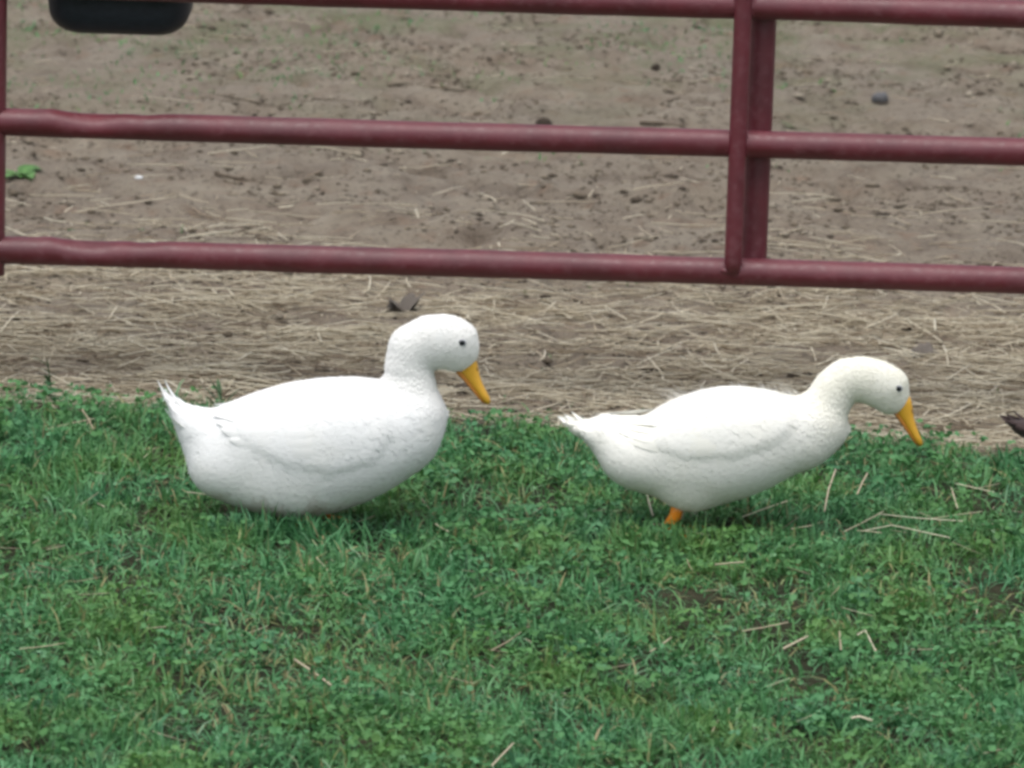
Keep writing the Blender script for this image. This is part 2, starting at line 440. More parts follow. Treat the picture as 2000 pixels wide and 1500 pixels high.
# ------------------------------------------------------------------ ducks
def surface_nets(Fv, org, h):
    nx, ny, nz = Fv.shape
    neg = Fv < 0
    c = [neg[i:nx - 1 + i, j:ny - 1 + j, k:nz - 1 + k] for i in (0, 1) for j in (0, 1) for k in (0, 1)]
    s = np.sum(np.array(c, dtype=np.int8), 0)
    cells = np.argwhere((s > 0) & (s < 8))
    ids = -np.ones((nx - 1, ny - 1, nz - 1), dtype=np.int64)
    ids[tuple(cells.T)] = np.arange(len(cells))
    corners = np.array([(i, j, k) for i in (0, 1) for j in (0, 1) for k in (0, 1)])
    vals = np.stack([Fv[tuple((cells + cc).T)] for cc in corners], 1)
    acc = np.zeros((len(cells), 3)); cnt = np.zeros(len(cells))
    for a in range(8):
        for b in range(a + 1, 8):
            if np.abs(corners[a] - corners[b]).sum() != 1: continue
            m = (vals[:, a] < 0) != (vals[:, b] < 0)
            t = vals[m, a] / (vals[m, a] - vals[m, b])
            acc[m] += corners[a] + t[:, None] * (corners[b] - corners[a]); cnt[m] += 1
    V = (cells + acc / cnt[:, None]) * h + org
    Q = []
    for ax in range(3):
        o = [a for a in range(3) if a != ax]
        sl0 = [slice(None)] * 3; sl1 = [slice(None)] * 3
        sl0[ax] = slice(0, -1); sl1[ax] = slice(1, None)
        A = neg[tuple(sl0)]; B = neg[tuple(sl1)]
        E = np.argwhere(A != B)
        E = E[(E[:, o[0]] > 0) & (E[:, o[1]] > 0) & (E[:, o[0]] < Fv.shape[o[0]] - 1) & (E[:, o[1]] < Fv.shape[o[1]] - 1)]
        d = []
        for du, dv in ((0, 0), (-1, 0), (-1, -1), (0, -1)):
            e = E.copy(); e[:, o[0]] += du; e[:, o[1]] += dv; d.append(ids[tuple(e.T)])
        q = np.stack(d, 1)
        flip = A[tuple(E.T)]
        if ax == 1: flip = ~flip
        q[flip] = q[flip][:, ::-1]
        Q.append(q)
    return V, np.concatenate(Q)[:, ::-1]
def smin(a, b, k):
    h = np.clip(0.5 + 0.5 * (b - a) / k, 0, 1)
    return b * (1 - h) + a * h - k * h * (1 - h)
def smax(a, b, k): return -smin(-a, -b, k)
def poly_sd(px, pz, P):
    P = np.array(P); d = np.full(px.shape, 1e9); s = np.ones(px.shape)
    n = len(P)
    for i in range(n):
        a = P[i]; b = P[i - 1]
        ex, ez = b - a; wx = px - a[0]; wz = pz - a[1]
        t = np.clip((wx * ex + wz * ez) / (ex * ex + ez * ez), 0, 1)
        d = np.minimum(d, (wx - ex * t) ** 2 + (wz - ez * t) ** 2)
        c1 = pz >= a[1]; c2 = pz < b[1]; c3 = ex * wz > ez * wx
        m = (c1 & c2 & c3) | (~c1 & ~c2 & ~c3)
        s = np.where(m, -s, s)
    return s * np.sqrt(d)

class DuckShape:
    """side outline of a duck in metres, turned into one closed body surface"""
    def __init__(s, spec):
        Y0 = spec.get('Y', 0.0)
        ox = at_plane(*spec['origin'], Y0).x
        s.ox = ox; s.Y0 = Y0
        c = lambda p: (at_plane(p[0], p[1], Y0).x - ox, at_plane(p[0], p[1], Y0).z)
        s.c = c
        top = np.array([c(p) for p in spec['top']]); bot = np.array([c(p) for p in spec['bot']])
        x = np.linspace(top[0, 0], top[-1, 0], 400)
        zt_ = np.interp(x, top[:, 0], top[:, 1]); zb_ = np.interp(x, bot[:, 0], bot[:, 1])
        k = np.exp(-np.linspace(-2, 2, 23) ** 2); k /= k.sum()
        pad = lambda a: np.concatenate([2 * a[0] - a[11:0:-1], a, 2 * a[-1] - a[-2:-13:-1]])
        zt2 = np.convolve(pad(zt_), k, 'valid'); zb2 = np.convolve(pad(zb_), k, 'valid')
        e = np.clip(np.minimum(np.arange(400), 399 - np.arange(400)) / 14, 0, 1)
        zt_ = zt_ * (1 - e) + zt2 * e; zb_ = zb_ * (1 - e) + zb2 * e
        s.x = x; s.zc = (zt_ + zb_) / 2; s.hz = np.maximum((zt_ - zb_) / 2, 0.002)
        u = (x - x[0]) / (x[-1] - x[0])
        wt = np.array(spec['width'])
        s.hy = np.interp(u, wt[:, 0], wt[:, 1])
        hy2 = np.convolve(pad(s.hy), k, 'valid'); s.hy = s.hy * (1 - e) + hy2 * e
        s.hy = np.minimum(s.hy, s.hz * np.interp(u, [0, 0.25, 0.6, 1], [3.0, 1.1, 1.02, 1.05]))
        s.chain = [(c(p[:2]), p[2] / 1150.0, p[3]) for p in spec['neck']]
        s.balls = [(c(b[:2]), b[2] / 1150.0, b[3] / 1150.0, b[4], b[5]) for b in spec['lumps']]
        s.wing = [c(p) for p in spec['wing']]
    def body(s, x, y, z):
        zc = np.interp(x, s.x, s.zc); hz = np.interp(x, s.x, s.hz); hy = np.interp(x, s.x, s.hy)
        p = 2.25
        rho = ((np.abs(z - zc) / hz) ** p + (np.abs(y) / hy) ** p) ** (1 / p)
        d = (rho - 1) * np.minimum(hz, hy)
        out = np.maximum(np.maximum(s.x[0] - x, x - s.x[-1]), 0)
        return np.where(out > 0, np.maximum(d, out), d)
    def neck(s, x, y, z):
        d = None
        for (a, ra, sa), (b, rb, sb) in zip(s.chain[:-1], s.chain[1:]):
            ex, ez = b[0] - a[0], b[1] - a[1]
            t = np.clip(((x - a[0]) * ex + (z - a[1]) * ez) / (ex * ex + ez * ez), 0, 1)
            sy = sa + (sb - sa) * t
            q = np.sqrt((x - a[0] - ex * t) ** 2 + (z - a[1] - ez * t) ** 2 + (y / sy) ** 2) - (ra + (rb - ra) * t)
            d = q if d is None else smin(d, q, 0.010)
        return d
    def sdf(s, x, y, z):
        b = s.body(x, y, z)
        w = poly_sd(x, z, s.wing)
        amt = 0.0036 * np.clip((np.abs(y) - 0.02) / 0.03, 0, 1)
        wing = smax(b - amt, w, 0.024)
        b = smin(b, wing, 0.005)
        for (cc, rx, rz, ry, yo) in s.balls:
            for sg in (1, -1):
                q = np.sqrt(((x - cc[0]) / rx) ** 2 + ((z - cc[1]) / rz) ** 2 + ((y - sg * yo) / ry) ** 2)
                b = smin(b, (q - 1) * min(rx, rz, ry), 0.022)
                if yo == 0: break
        return smin(b, s.neck(x, y, z), 0.030)
    def surf_y(s, x, z):
        """half width of the bird at (x, z); 0 where outside"""
        ys = np.linspace(0.16, 0.0, 161)
        v = s.sdf(np.full(161, x), ys, np.full(161, z))
        k = np.argmax(v < 0)
        if v[k] >= 0 or k == 0: return 0.0
        t = v[k - 1] / (v[k - 1] - v[k])
        return float(ys[k - 1] + (ys[k] - ys[k - 1]) * t)

def feather_strip(path, widths, cup=0.0, side=None, split=0.0):
    """flat tapering vane along a 3-D path, 4 across"""
    P = np.array(path); n = len(P); V = []; F = []
    for i in range(n):
        t = P[min(i + 1, n - 1)] - P[max(i - 1, 0)]; t = t / np.linalg.norm(t)
        u = side[i] if isinstance(side, list) else side
        u = np.array(u, dtype=float); u = u - t * np.dot(u, t); u /= np.linalg.norm(u)
        w = np.cross(t, u)
        for a in (-1, -0.5, 0, 0.5, 1):
            V.append(P[i] + u * a * widths[i] + w * (cup * (1 - a * a)))
    for i in range(n - 1):
        for j in range(4): F.append((i * 5 + j, i * 5 + j + 1, i * 5 + 6 + j, i * 5 + 5 + j))
    return V, F

def make_duck(shape, spec, mat, label, cat, seed, coarse=False):
    r = np.random.default_rng(seed)
    root = empty(spec['name'], (shape.ox + spec.get('dx', 0), shape.Y0 + spec.get('dy', 0), 0), label, cat, None)
    h = 0.0034
    x0 = shape.x[0] - 0.02; x1 = max(c[0][0] for c in shape.chain) + 0.07; z1 = max(c[0][1] for c in shape.chain) + 0.07
    z0 = float((shape.zc - shape.hz).min()) - 0.04
    X = np.arange(x0, x1, h); Yv = np.arange(-0.135, 0.1351, h); Z = np.arange(z0, z1, h)
    A, B, C = np.meshgrid(X, Yv, Z, indexing='ij')
    Fv = shape.sdf(A, B, C)
    # soft unevenness of the plumage
    V, Q = surface_nets(Fv, np.array([x0, -0.135, z0]), h)
    # relax
    E = np.concatenate([Q[:, [0, 1]], Q[:, [1, 2]], Q[:, [2, 3]], Q[:, [3, 0]]])
    for it in range(3):
        acc = np.zeros_like(V); cnt = np.zeros(len(V))
        for a, b in ((0, 1), (1, 0)):
            for k in range(3): acc[:, k] += np.bincount(E[:, a], V[E[:, b], k], len(V))
            cnt += np.bincount(E[:, a], minlength=len(V))
        V = V * 0.4 + 0.6 * acc / cnt[:, None]
    # normals
    e1 = V[Q[:, 2]] - V[Q[:, 0]]; e2 = V[Q[:, 3]] - V[Q[:, 1]]; fn = np.cross(e1, e2)
    NN = np.zeros_like(V)
    for j in range(4):
        for k in range(3): NN[:, k] += np.bincount(Q[:, j], fn[:, k], len(V))
    NN /= np.linalg.norm(NN, axis=1)[:, None] + 1e-9
    ctr = V.mean(0)
    if np.mean(np.sum(NN * (V - ctr), 1)) < 0: NN = -NN; Q = Q[:, ::-1]
    # lumpy plumage relief
    lump = 0.0007 * (fbm(V[:, 0] * 22 + 3, V[:, 2] * 30 + V[:, 1] * 25, seed, 3) - 0.5)
    V = V + NN * lump[:, None]
    # cream tint of throat / lower neck and belly
    dn = shape.neck(V[:, 0], V[:, 1], V[:, 2]); db = shape.body(V[:, 0], V[:, 1], V[:, 2])
    nw = 1 / (1 + np.exp((dn - db) / 0.008))
    hx = shape.chain[-1][0]
    cream = np.clip(spec['cream'] * (nw * 0.55 + 0.75 * np.clip((0.13 - (V[:, 2])) / 0.08, 0, 1) + 0.5 * (fbm(V[:, 0] * 14, V[:, 2] * 14, seed + 3, 3) - 0.4)), 0, 1)
    mud_shade = spec.get('mud_shade', 0.85) * np.clip((0.068 - V[:, 2]) / 0.035 + 1.8 * (fbm(V[:, 0] * 30, V[:, 1] * 30 + V[:, 2] * 22, seed + 9, 4) - 0.5), 0, 1)  # patchy dirt stain that also paints underside shade onto the low belly
    body = mesh_obj('body', V, Q, mat, root, True, {'tone': np.full(len(V), 0.6), 'cream': cream, 'mud_shade': mud_shade})
    # ---- contour feathers, small overlapping vanes all over, and loose barbs
    flow = np.zeros_like(V)
    tb = np.array([-1.0, 0, -0.30]); flow += tb * (1 - nw[:, None])
    best = np.full(len(V), 1e9); tn = np.zeros_like(V)
    for (a, ra, _), (b, rb, _) in zip(shape.chain[:-1], shape.chain[1:]):
        ex, ez = b[0] - a[0], b[1] - a[1]; L = math.hypot(ex, ez)
        t = np.clip(((V[:, 0] - a[0]) * ex + (V[:, 2] - a[1]) * ez) / (L * L), 0, 1)
        d = np.hypot(V[:, 0] - a[0] - ex * t, V[:, 2] - a[1] - ez * t)
        m = d < best; best[m] = d[m]; tn[m] = (-ex / L, 0, -ez / L)
    flow += tn * nw[:, None]
    flow += r.normal(0, 0.16, V.shape)
    flow -= NN * np.sum(flow * NN, 1)[:, None]; flow /= np.linalg.norm(flow, axis=1)[:, None] + 1e-9
    nf = 3200 if coarse else 9000
    pick = r.choice(len(V), min(nf, len(V) - 1), replace=False)
    hc = np.array(shape.chain[-1][0])
    hd = np.hypot(V[pick, 0] - hc[0], V[pick, 2] - hc[1])
    ln = np.where(nw[pick] > 0.5, np.clip(0.005 + 0.09 * (hd - 0.04), 0.005, 0.014), np.clip(0.004 + (V[pick, 0] - shape.x[0]) * 0.18, 0.005, 0.020)) * r.uniform(0.7, 1.25, len(pick))
    nwp = nw[pick]; ln = ln * (1 - 2.6 * nwp * (1 - nwp))
    flat_ = np.abs(NN[pick, 0]) > 0.93; ln = np.where(flat_, ln * 0.5, ln)
    keep = np.ones(len(pick), bool)
    bb = np.array(spec_bill_base(shape, spec)); keep &= np.hypot(V[pick, 0] - bb[0], V[pick, 2] - bb[1]) > 0.012
    ex_, ez_ = shape.c(spec['eye']); keep &= np.hypot(V[pick, 0] - ex_, V[pick, 2] - ez_) > 0.009
    pick = pick[keep]; ln = ln[keep]
    P = V[pick]; n = NN[pick]; f = flow[pick]; sd_ = np.cross(n, f)
    wd = ln * 0.36
    lift = 0.0001 + 0.0004 * r.random(len(pick))
    rows = []
    for t, w, up in ((0.0, 0.5, -0.0012), (0.45, 1.0, 0.0006), (0.8, 0.75, 1.0), (1.0, 0.12, 1.25)):
        upv = np.where(up > 0.5, lift * up, up * (1 if up < 0 else 0.5))
        for a in (-1, 0, 1):
            rows.append(P + f * (ln * t)[:, None] + sd_ * (wd * w * a)[:, None] + n * (upv - (0.0005 if a else -0.0001))[:, None])
    FV = np.stack(rows, 1)
    pts = FV.reshape(-1, 3).copy(); nn = np.repeat(n, 12, 0)
    want = np.tile(np.repeat([-0.0010, 0.0003, 0.0006, 0.0008], 3), len(pick)) + np.repeat(lift * 0.8, 12) * np.tile(np.repeat([0, .3, 1, 1], 3), len(pick))
    mid_ = np.tile([0, 1, 0], 4 * len(pick)); want = want + np.where(mid_ == 1, 0.0002, -0.0002)
    for it in range(2):
        f0 = shape.sdf(pts[:, 0], pts[:, 1], pts[:, 2]); q = pts + nn * 0.001
        g = (shape.sdf(q[:, 0], q[:, 1], q[:, 2]) - f0) / 0.001
        pts -= nn * np.clip((f0 - want) / np.maximum(g, 0.35), -0.004, 0.004)[:, None]
    FV = pts.reshape(FV.shape)
    m = len(pick); base = np.arange(m)[:, None] * 12
    tri = []
    for i in range(3):
        for j in range(2): tri.append([i * 3 + j, i * 3 + j + 1, i * 3 + 4 + j, i * 3 + 3 + j])
    FF = (base[:, :, None] + np.array(tri)[None]).reshape(-1, 4)
    tone = np.repeat(r.random(m), 12); cr = np.repeat(cream[pick], 12)
    fo = mesh_obj('contour_feathers', FV.reshape(-1, 3), FF, mat, root, True, {'tone': tone, 'cream': cr, 'mud_shade': np.repeat(mud_shade[pick], 12)})
    fo['kind'] = 'stuff'
    # down barbs: thin hairs standing off the outline
    nb = 2500 if coarse else 12000
    pick = r.choice(len(V), nb); P = V[pick]; n = NN[pick]; f = flow[pick] + r.normal(0, 0.35, (nb, 3)); sd_ = np.cross(n, f)
    sd_ /= np.linalg.norm(sd_, axis=1)[:, None] + 1e-9
    L = r.uniform(0.003, 0.0075, nb) * np.where(nw[pick] > 0.5, 0.8, 1.2)
    if spec.get('tousled'):
        zn = np.clip((n[:, 2] - 0.5) * 2, 0, 1) * (fbm(P[:, 0] * 25, P[:, 1] * 15, 77, 2) > 0.58)
        L = L * (1 + 1.6 * zn)
    m_ = np.zeros(nb, bool)
    for tc in spec.get('tufts', []):
        q = shape.c(tc); m_ |= (np.hypot(P[:, 0] - q[0], P[:, 2] - q[1]) < 0.013)
    L = np.where(m_, L * r.uniform(1.2, 2.6, nb), L); f = f + np.where(m_[:, None], n * 0.45, 0)
    ww = 0.00022
    b0 = P - n * 0.0004
    tip = P + f * L[:, None] * 0.85 + n * (L * 0.26)[:, None]
    mid = P + f * L[:, None] * 0.4 + n * (L * 0.20)[:, None]
    BV = np.stack([b0 - sd_ * ww, b0 + sd_ * ww, mid + sd_ * ww, mid - sd_ * ww, tip], 1).reshape(-1, 3)
    b5 = np.arange(nb)[:, None] * 5
    BF = np.concatenate([b5 + np.array([[0, 1, 2]]), b5 + np.array([[0, 2, 3]]), b5 + np.array([[3, 2, 4]])])
    bo = mesh_obj('down', BV, BF, mat, root, True, {'tone': np.repeat(r.random(nb), 5), 'cream': np.repeat(cream[pick], 5), 'mud_shade': np.repeat(mud_shade[pick], 5)})
    bo['kind'] = 'stuff'
    # ---- wing feathers laid over the flank, both sides
    for side in (-1, 1):
        for k, (pts, w) in enumerate(spec['quills']):
            pts = [shape.c(p) for p in pts]
            ts = np.linspace(0, 1, 14); path = []; sides = []
            ctrl = np.array(pts)
            for t in ts:
                q = (1 - t) ** 2 * ctrl[0] + 2 * t * (1 - t) * ctrl[1] + t * t * ctrl[2]
                y = shape.surf_y(q[0], q[1])
                path.append([q[0], y, q[1]])
            ya = np.array([p[1] for p in path])
            for i in range(len(ya)):                     # tips run on past the rump
                if ya[i] < 0.012: ya[i] = max(ya[i - 1] - 0.004, 0.012) if i else 0.02
            ya = np.convolve(np.pad(ya, 2, 'edge'), np.ones(5) / 5, 'valid')
            for i, p in enumerate(path): p[1] = side * (ya[i] + -0.0030 * (1 - min(1, ts[i] * 3)) + 0.0006 + 0.0007 * k * ts[i])
            for i in range(len(path)):
                nx_ = np.array([0, side, 0.0])
                dz = shape.surf_y(path[i][0], path[i][2] + 0.01) - shape.surf_y(path[i][0], path[i][2] - 0.01)
                sides.append((0, side * np.clip(dz / 0.02, -2.5, 2.5), 1.0))
            wds = [w * min(1, 0.35 + t * 2) * (1 if t < 0.72 else math.sqrt(max(0.02, 1 - ((t - 0.72) / 0.28) ** 2))) for t in ts]
            Vf, Ff = feather_strip(path, wds, 0.0012 * side, sides)
            mesh_obj('wing_feather', Vf, Ff, mat, root, True, {'tone': np.full(len(Vf), 0.55 + 0.4 * (k % 2)), 'cream': np.full(len(Vf), 0.25 * spec['cream'])})
    # ---- tail feathers, each one a vane
    for k, (a, mid_, b, w, y0, y1, tilt) in enumerate(spec['tail']):
        a = shape.c(a); mid_ = shape.c(mid_); b = shape.c(b)
        path = []; ts = np.linspace(0, 1, 10)
        for t in ts:
            q = (1 - t) ** 2 * np.array(a) + 2 * t * (1 - t) * np.array(mid_) + t * t * np.array(b)
            path.append([q[0], y0 + (y1 - y0) * t, q[1]])
        wds = [w * (0.6 + 0.4 * min(1, t * 2)) * (1 if t < 0.6 else max(0.08, 1 - ((t - 0.6) / 0.4) ** 2)) for t in ts]
        Vf, Ff = feather_strip(path, wds, 0.0015, (0, math.cos(tilt), math.sin(tilt)))
        mesh_obj('tail_feather', Vf, Ff, mat, root, True, {'tone': np.full(len(Vf), r.random()), 'cream': np.full(len(Vf), 0.05)})
    # ---- bill
    def bill_part(stations, name, parent, m):
        V = []; F = []; n = 16
        for (u, th, wd, off, c_) in stations:
            for j in range(n):
                a = 2 * math.pi * j / n
                ca, sa = math.cos(a), math.sin(a)
                ee = 0.8
                yy = wd * math.copysign(abs(ca) ** ee, ca); tt = th * math.copysign(abs(sa) ** ee, sa)
                if sa > 0: tt *= c_
                V.append(np.array(bl[0]) + bu * u + bn * (off + tt) + np.array((0, 1, 0)) * yy)
        for i in range(len(stations) - 1):
            for j in range(n): F.append((i * n + j, i * n + (j + 1) % n, (i + 1) * n + (j + 1) % n, (i + 1) * n + j))
        F.append(tuple(range(n))[::-1]); F.append(tuple((len(stations) - 1) * n + j for j in range(n)))
        return mesh_obj(name, V, F, m, parent)
    bA = shape.c(spec['bill'][0]); bB = shape.c(spec['bill'][1])
    bl = [np.array((bA[0], 0, bA[1]))]
    bu = np.array((bB[0] - bA[0], 0, bB[1] - bA[1])); L = np.linalg.norm(bu); bu /= L
    bn = np.array((-bu[2], 0, bu[0]))          # towards the upper (front) side
    if bn[0] < 0: bn = -bn
    # u, half thickness, half width, offset, roundness of the top
    T = spec['bill_t']
    up = [(-0.012, T * 1.05, .0125, .001, 1), (0.0, T, .0128, .001, 1), (0.012, T * .86, .0120, .0, 1), (L * .35, T * .62, .0118, -.0008, 1), (L * .55, T * .48, .0126, -.001, 1), (L * .75, T * .40, .0138, -.0008, 1),
          (L * .9, T * .34, .0130, 0, 1), (L * .97, T * .26, .0095, 0, 1), (L, T * .12, .005, -.0005, 1)]
    b1 = bill_part(up, 'bill', root, M_BILL if not coarse else M_TWIG)
    lo = [(-0.010, T * .30, .0100, -T * .95, 1), (0.004, T * .28, .0105, -T * .92, 1), (L * .35, T * .22, .0105, -T * .70, 1), (L * .6, T * .18, .0115, -T * .55, 1), (L * .85, T * .14, .0118, -T * .40, 1), (L * .95, T * .08, .0070, -T * .32, 1)]
    bill_part(lo, 'lower_mandible', b1, M_BILLIN)
    for sg in (1, -1):
        c0 = bl[0] + bu * 0.015 + bn * (T * .60) + np.array((0, sg * 0.0070, 0))
        V_, F_ = bead(0, 0, 0, 0.0026, 0.0018, 0.0048, 8)
        mesh_obj('nostril', V_ + c0, F_, M_NOST, b1)
    # ---- eyes
    for sg in (1, -1):
        yy = shape.surf_y(ex_, ez_)
        V_, F_ = bead(0, 0, 0, 0.0053, 0.0036, 0.0052, 16)
        e_ = mesh_obj('eye', V_ * [1, 1, 1] + np.array((ex_, sg * (yy - 0.0012), ez_)), F_, M_EYE, root)
        # lid: a ring
        V2 = []; F2 = []
        for i in range(18):
            a = 2 * math.pi * i / 18
            for rr_, oy in ((0.0050, 0.0012), (0.0062, 0.0015), (0.0072, -0.0008)):
                V2.append((ex_ + rr_ * math.cos(a), sg * (yy + oy - 0.0003), ez_ + rr_ * 0.85 * math.sin(a)))
        for i in range(18):
            j = (i + 1) % 18
            for k in range(2): F2.append((i * 3 + k, j * 3 + k, j * 3 + k + 1, i * 3 + k + 1))
        mesh_obj('eyelid', V2, F2, M_LID if not coarse else M_PLD, e_)
    # ---- legs with webbed feet
    for (hip, ankle, toe_dx, sg, rad) in spec['legs']:
        hp = shape.c(hip); an = shape.c(ankle); yy = sg * 0.042
        az = max(0.012, an[1]); 
        P = [np.array((hp[0], yy, hp[1])), np.array(((hp[0] + an[0]) / 2 + 0.002, yy, (hp[1] + az) / 2)), np.array((an[0], yy, az + 0.012)), np.array((an[0] + 0.003, yy, az - 0.002))]
        R_ = [rad * 1.35, rad * 0.95, rad * 0.85, rad * 1.05]
        V = []; F = []; n = 12
        for i, (p, rr_) in enumerate(zip(P, R_)):
            t = P[min(i + 1, 3)] - P[max(i - 1, 0)]; t /= np.linalg.norm(t); u = np.array((0, 1.0, 0)); w = np.cross(t, u)
            for j in range(n):
                a = 2 * math.pi * j / n; V.append(p + u * rr_ * 0.8 * math.cos(a) + w * rr_ * math.sin(a))
        for i in range(3):
            for j in range(n): F.append((i * n + j, i * n + (j + 1) % n, (i + 1) * n + (j + 1) % n, (i + 1) * n + j))
        F.append(tuple(range(n))[::-1]); F.append(tuple(3 * n + j for j in range(n)))
        leg = mesh_obj('leg', V, F, M_LEG if not coarse else M_TWIG, root)
        # webbed foot: three toes and the skin between them
        V = []; F = []
        toes = [(-0.55, 0.055), (-0.27, 0.048), (0.0, 0.066), (0.27, 0.048), (0.55, 0.055)]
        for lay in (0, 1):
            for q, (an_, ln_) in enumerate(toes):
                for s_ in (0.15, 0.5, 0.8, 1.0):
                    ridge = 0.004 * (1 - 0.6 * s_) if q % 2 == 0 else 0.001
                    V.append((an[0] + ln_ * s_ * math.cos(an_), yy + sg * 0 + ln_ * s_ * math.sin(an_), (az - 0.002) * (1 - s_) + 0.004 + (ridge if lay else -0.002)))
        def I(l, q, s_): return l * 20 + q * 4 + s_
        for q in range(4):
            for s_ in range(3):
                F.append((I(1, q, s_), I(1, q, s_ + 1), I(1, q + 1, s_ + 1), I(1, q + 1, s_)))
                F.append((I(0, q, s_), I(0, q + 1, s_), I(0, q + 1, s_ + 1), I(0, q, s_ + 1)))
            F.append((I(0, q, 3), I(0, q + 1, 3), I(1, q + 1, 3), I(1, q, 3))); F.append((I(0, q, 0), I(1, q, 0), I(1, q + 1, 0), I(0, q + 1, 0)))
        for q in (0, 4):
            for s_ in range(3): F.append((I(0, q, s_), I(0, q, s_ + 1), I(1, q, s_ + 1), I(1, q, s_)))
        mesh_obj('foot', V, F, M_LEG if not coarse else M_TWIG, leg)
    return root
def spec_bill_base(shape, spec):
    return shape.c(spec['bill'][0])

LEFT = dict(name='duck', origin=(600, 900), Y=0.0, cream=0.30,
    top=[(318, 765), (330, 770), (345, 781), (375, 794), (412, 801), (450, 790), (500, 771), (560, 755), (620, 746), (680, 743), (720, 745), (760, 751), (800, 758), (840, 770), (860, 784), (873, 806)],
    bot=[(318, 768), (326, 785), (335, 812), (345, 842), (360, 882), (380, 917), (410, 949), (450, 977), (500, 996), (540, 1003), (600, 1004), (660, 994), (720, 973), (760, 953), (790, 934), (820, 912), (845, 888), (862, 860), (870, 836), (873, 812)],
    width=[(0, .012), (0.06, .030), (0.15, .055), (0.28, .085), (0.42, .104), (0.58, .108), (0.75, .100), (0.88, .084), (0.96, .062), (1, .030)],
    neck=[(790, 850, 60, 1.0), (804, 800, 54, 1.0), (803, 755, 46, 0.92), (799, 714, 44.5, 0.85), (808, 682, 47, 0.80), (840, 668, 50, 0.78), (868, 667, 50.5, 0.76), (886, 673, 49.5, 0.74), (896, 690, 36, 0.70)],
    lumps=[(445, 905, 72, 62, 0.050, 0.026), (570, 935, 90, 55, 0.045, 0.044)],
    wing=[(405, 790), (440, 822), (500, 862), (570, 893), (660, 905), (740, 885), (778, 830), (770, 770), (740, 700), (560, 700), (430, 760)],
    quills=[([(700, 850), (570, 862), (452, 838)], .012), ([(690, 835), (560, 845), (436, 822)], .012), ([(680, 820), (550, 825), (424, 810)], .012), ([(670, 800), (540, 800), (416, 799)], .012)],
    tail=[((400, 830), (335, 810), (309, 741), .009, 0.004, -0.006, 0.5), ((400, 820), (345, 800), (322, 743), .009, 0.0, 0.004, 0.2), ((400, 840), (345, 820), (320, 765), .010, 0.012, 0.024, 0.3),
          ((400, 840), (345, 820), (318, 762), .010, -0.012, -0.024, -0.3), ((400, 850), (350, 835), (328, 790), .011, 0.020, 0.036, 0.5), ((400, 850), (350, 835), (326, 788), .011, -0.020, -0.036, -0.5),
          ((410, 830), (365, 800), (345, 778), .010, 0.008, 0.014, 0.1), ((410, 830), (365, 800), (343, 777), .010, -0.008, -0.014, -0.1)],
    bill=[(911, 712), (955, 788)], bill_t=.0182, eye=(903, 662),
    legs=[((600, 985), (586, 1040), 0, -1, .0075), ((625, 985), (612, 1040), 0, 1, .0075)])
RIGHT = dict(name='duck', origin=(1400, 900), Y=0.02, cream=0.62, tousled=True, tufts=[(1318, 780), (1330, 778), (1500, 765), (1525, 770), (1552, 776), (1450, 760), (1350, 984), (1335, 980), (1365, 982)],
    top=[(1104, 822), (1125, 822), (1150, 822), (1180, 809), (1205, 815), (1240, 822), (1268, 813), (1300, 793), (1330, 781), (1370, 768), (1410, 761), (1450, 761), (1500, 767), (1540, 775), (1580, 785), (1620, 800), (1645, 818), (1656, 838)],
    bot=[(1104, 826), (1125, 842), (1145, 862), (1165, 888), (1190, 917), (1220, 942), (1250, 957), (1280, 966), (1310, 976), (1350, 984), (1400, 982), (1450, 969), (1500, 949), (1550, 923), (1590, 905), (1620, 886), (1645, 862), (1656, 844)],
    width=[(0, .012), (0.06, .030), (0.15, .052), (0.28, .075), (0.42, .090), (0.58, .094), (0.75, .087), (0.88, .072), (0.96, .052), (1, .026)],
    neck=[(1570, 850, 52, 1.0), (1600, 820, 48, 0.98), (1618, 785, 42, 0.9), (1632, 760, 40, 0.85), (1655, 742, 40, 0.80), (1685, 740, 41, 0.78), (1712, 748, 43, 0.76), (1732, 760, 43, 0.74), (1742, 778, 33, 0.70)],
    lumps=[(1240, 890, 62, 52, 0.045, 0.028), (1345, 946, 46, 40, 0.030, 0.038)],
    wing=[(1178, 800), (1215, 838), (1270, 862), (1340, 880), (1430, 878), (1520, 850), (1560, 820), (1555, 780), (1520, 720), (1340, 720), (1220, 780)],
    quills=[([(1460, 850), (1330, 862), (1222, 842)], .011), ([(1450, 838), (1320, 846), (1206, 830)], .011), ([(1440, 820), (1310, 830), (1194, 820)], .011), ([(1430, 800), (1300, 815), (1184, 812)], .011)],
    tail=[((1180, 850), (1130, 838), (1089, 812), .010, 0.004, -0.002, 0.9), ((1180, 845), (1135, 834), (1102, 810), .008, 0.006, 0.002, 0.7), ((1180, 840), (1142, 832), (1116, 804), .007, 0.0, 0.004, 0.4),
          ((1190, 855), (1140, 845), (1098, 822), .011, -0.010, -0.014, -0.7), ((1190, 855), (1140, 845), (1100, 824), .011, 0.010, 0.014, 0.7), ((1190, 862), (1150, 855), (1112, 834), .012, 0.016, 0.024, 0.7),
          ((1190, 862), (1150, 855), (1110, 832), .012, -0.016, -0.024, -0.7), ((1190, 840), (1160, 828), (1138, 820), .010, 0.006, 0.010, 0.1)],
    bill=[(1762, 792), (1799, 870)], bill_t=.0165, eye=(1753, 753),
    legs=[((1330, 955), (1300, 1040), 0, -1, .0105), ((1338, 955), (1322, 1050), 0, 1, .0085)])
shL = DuckShape(LEFT); shR = DuckShape(RIGHT)
make_duck(shL, LEFT, M_PLW, 'larger plump white duck on the left with upright neck and pointed upturned tail', 'duck', 3)
make_duck(shR, RIGHT, M_PLC, 'smaller creamy white duck on the right leaning forward with an orange leg showing', 'duck', 4)
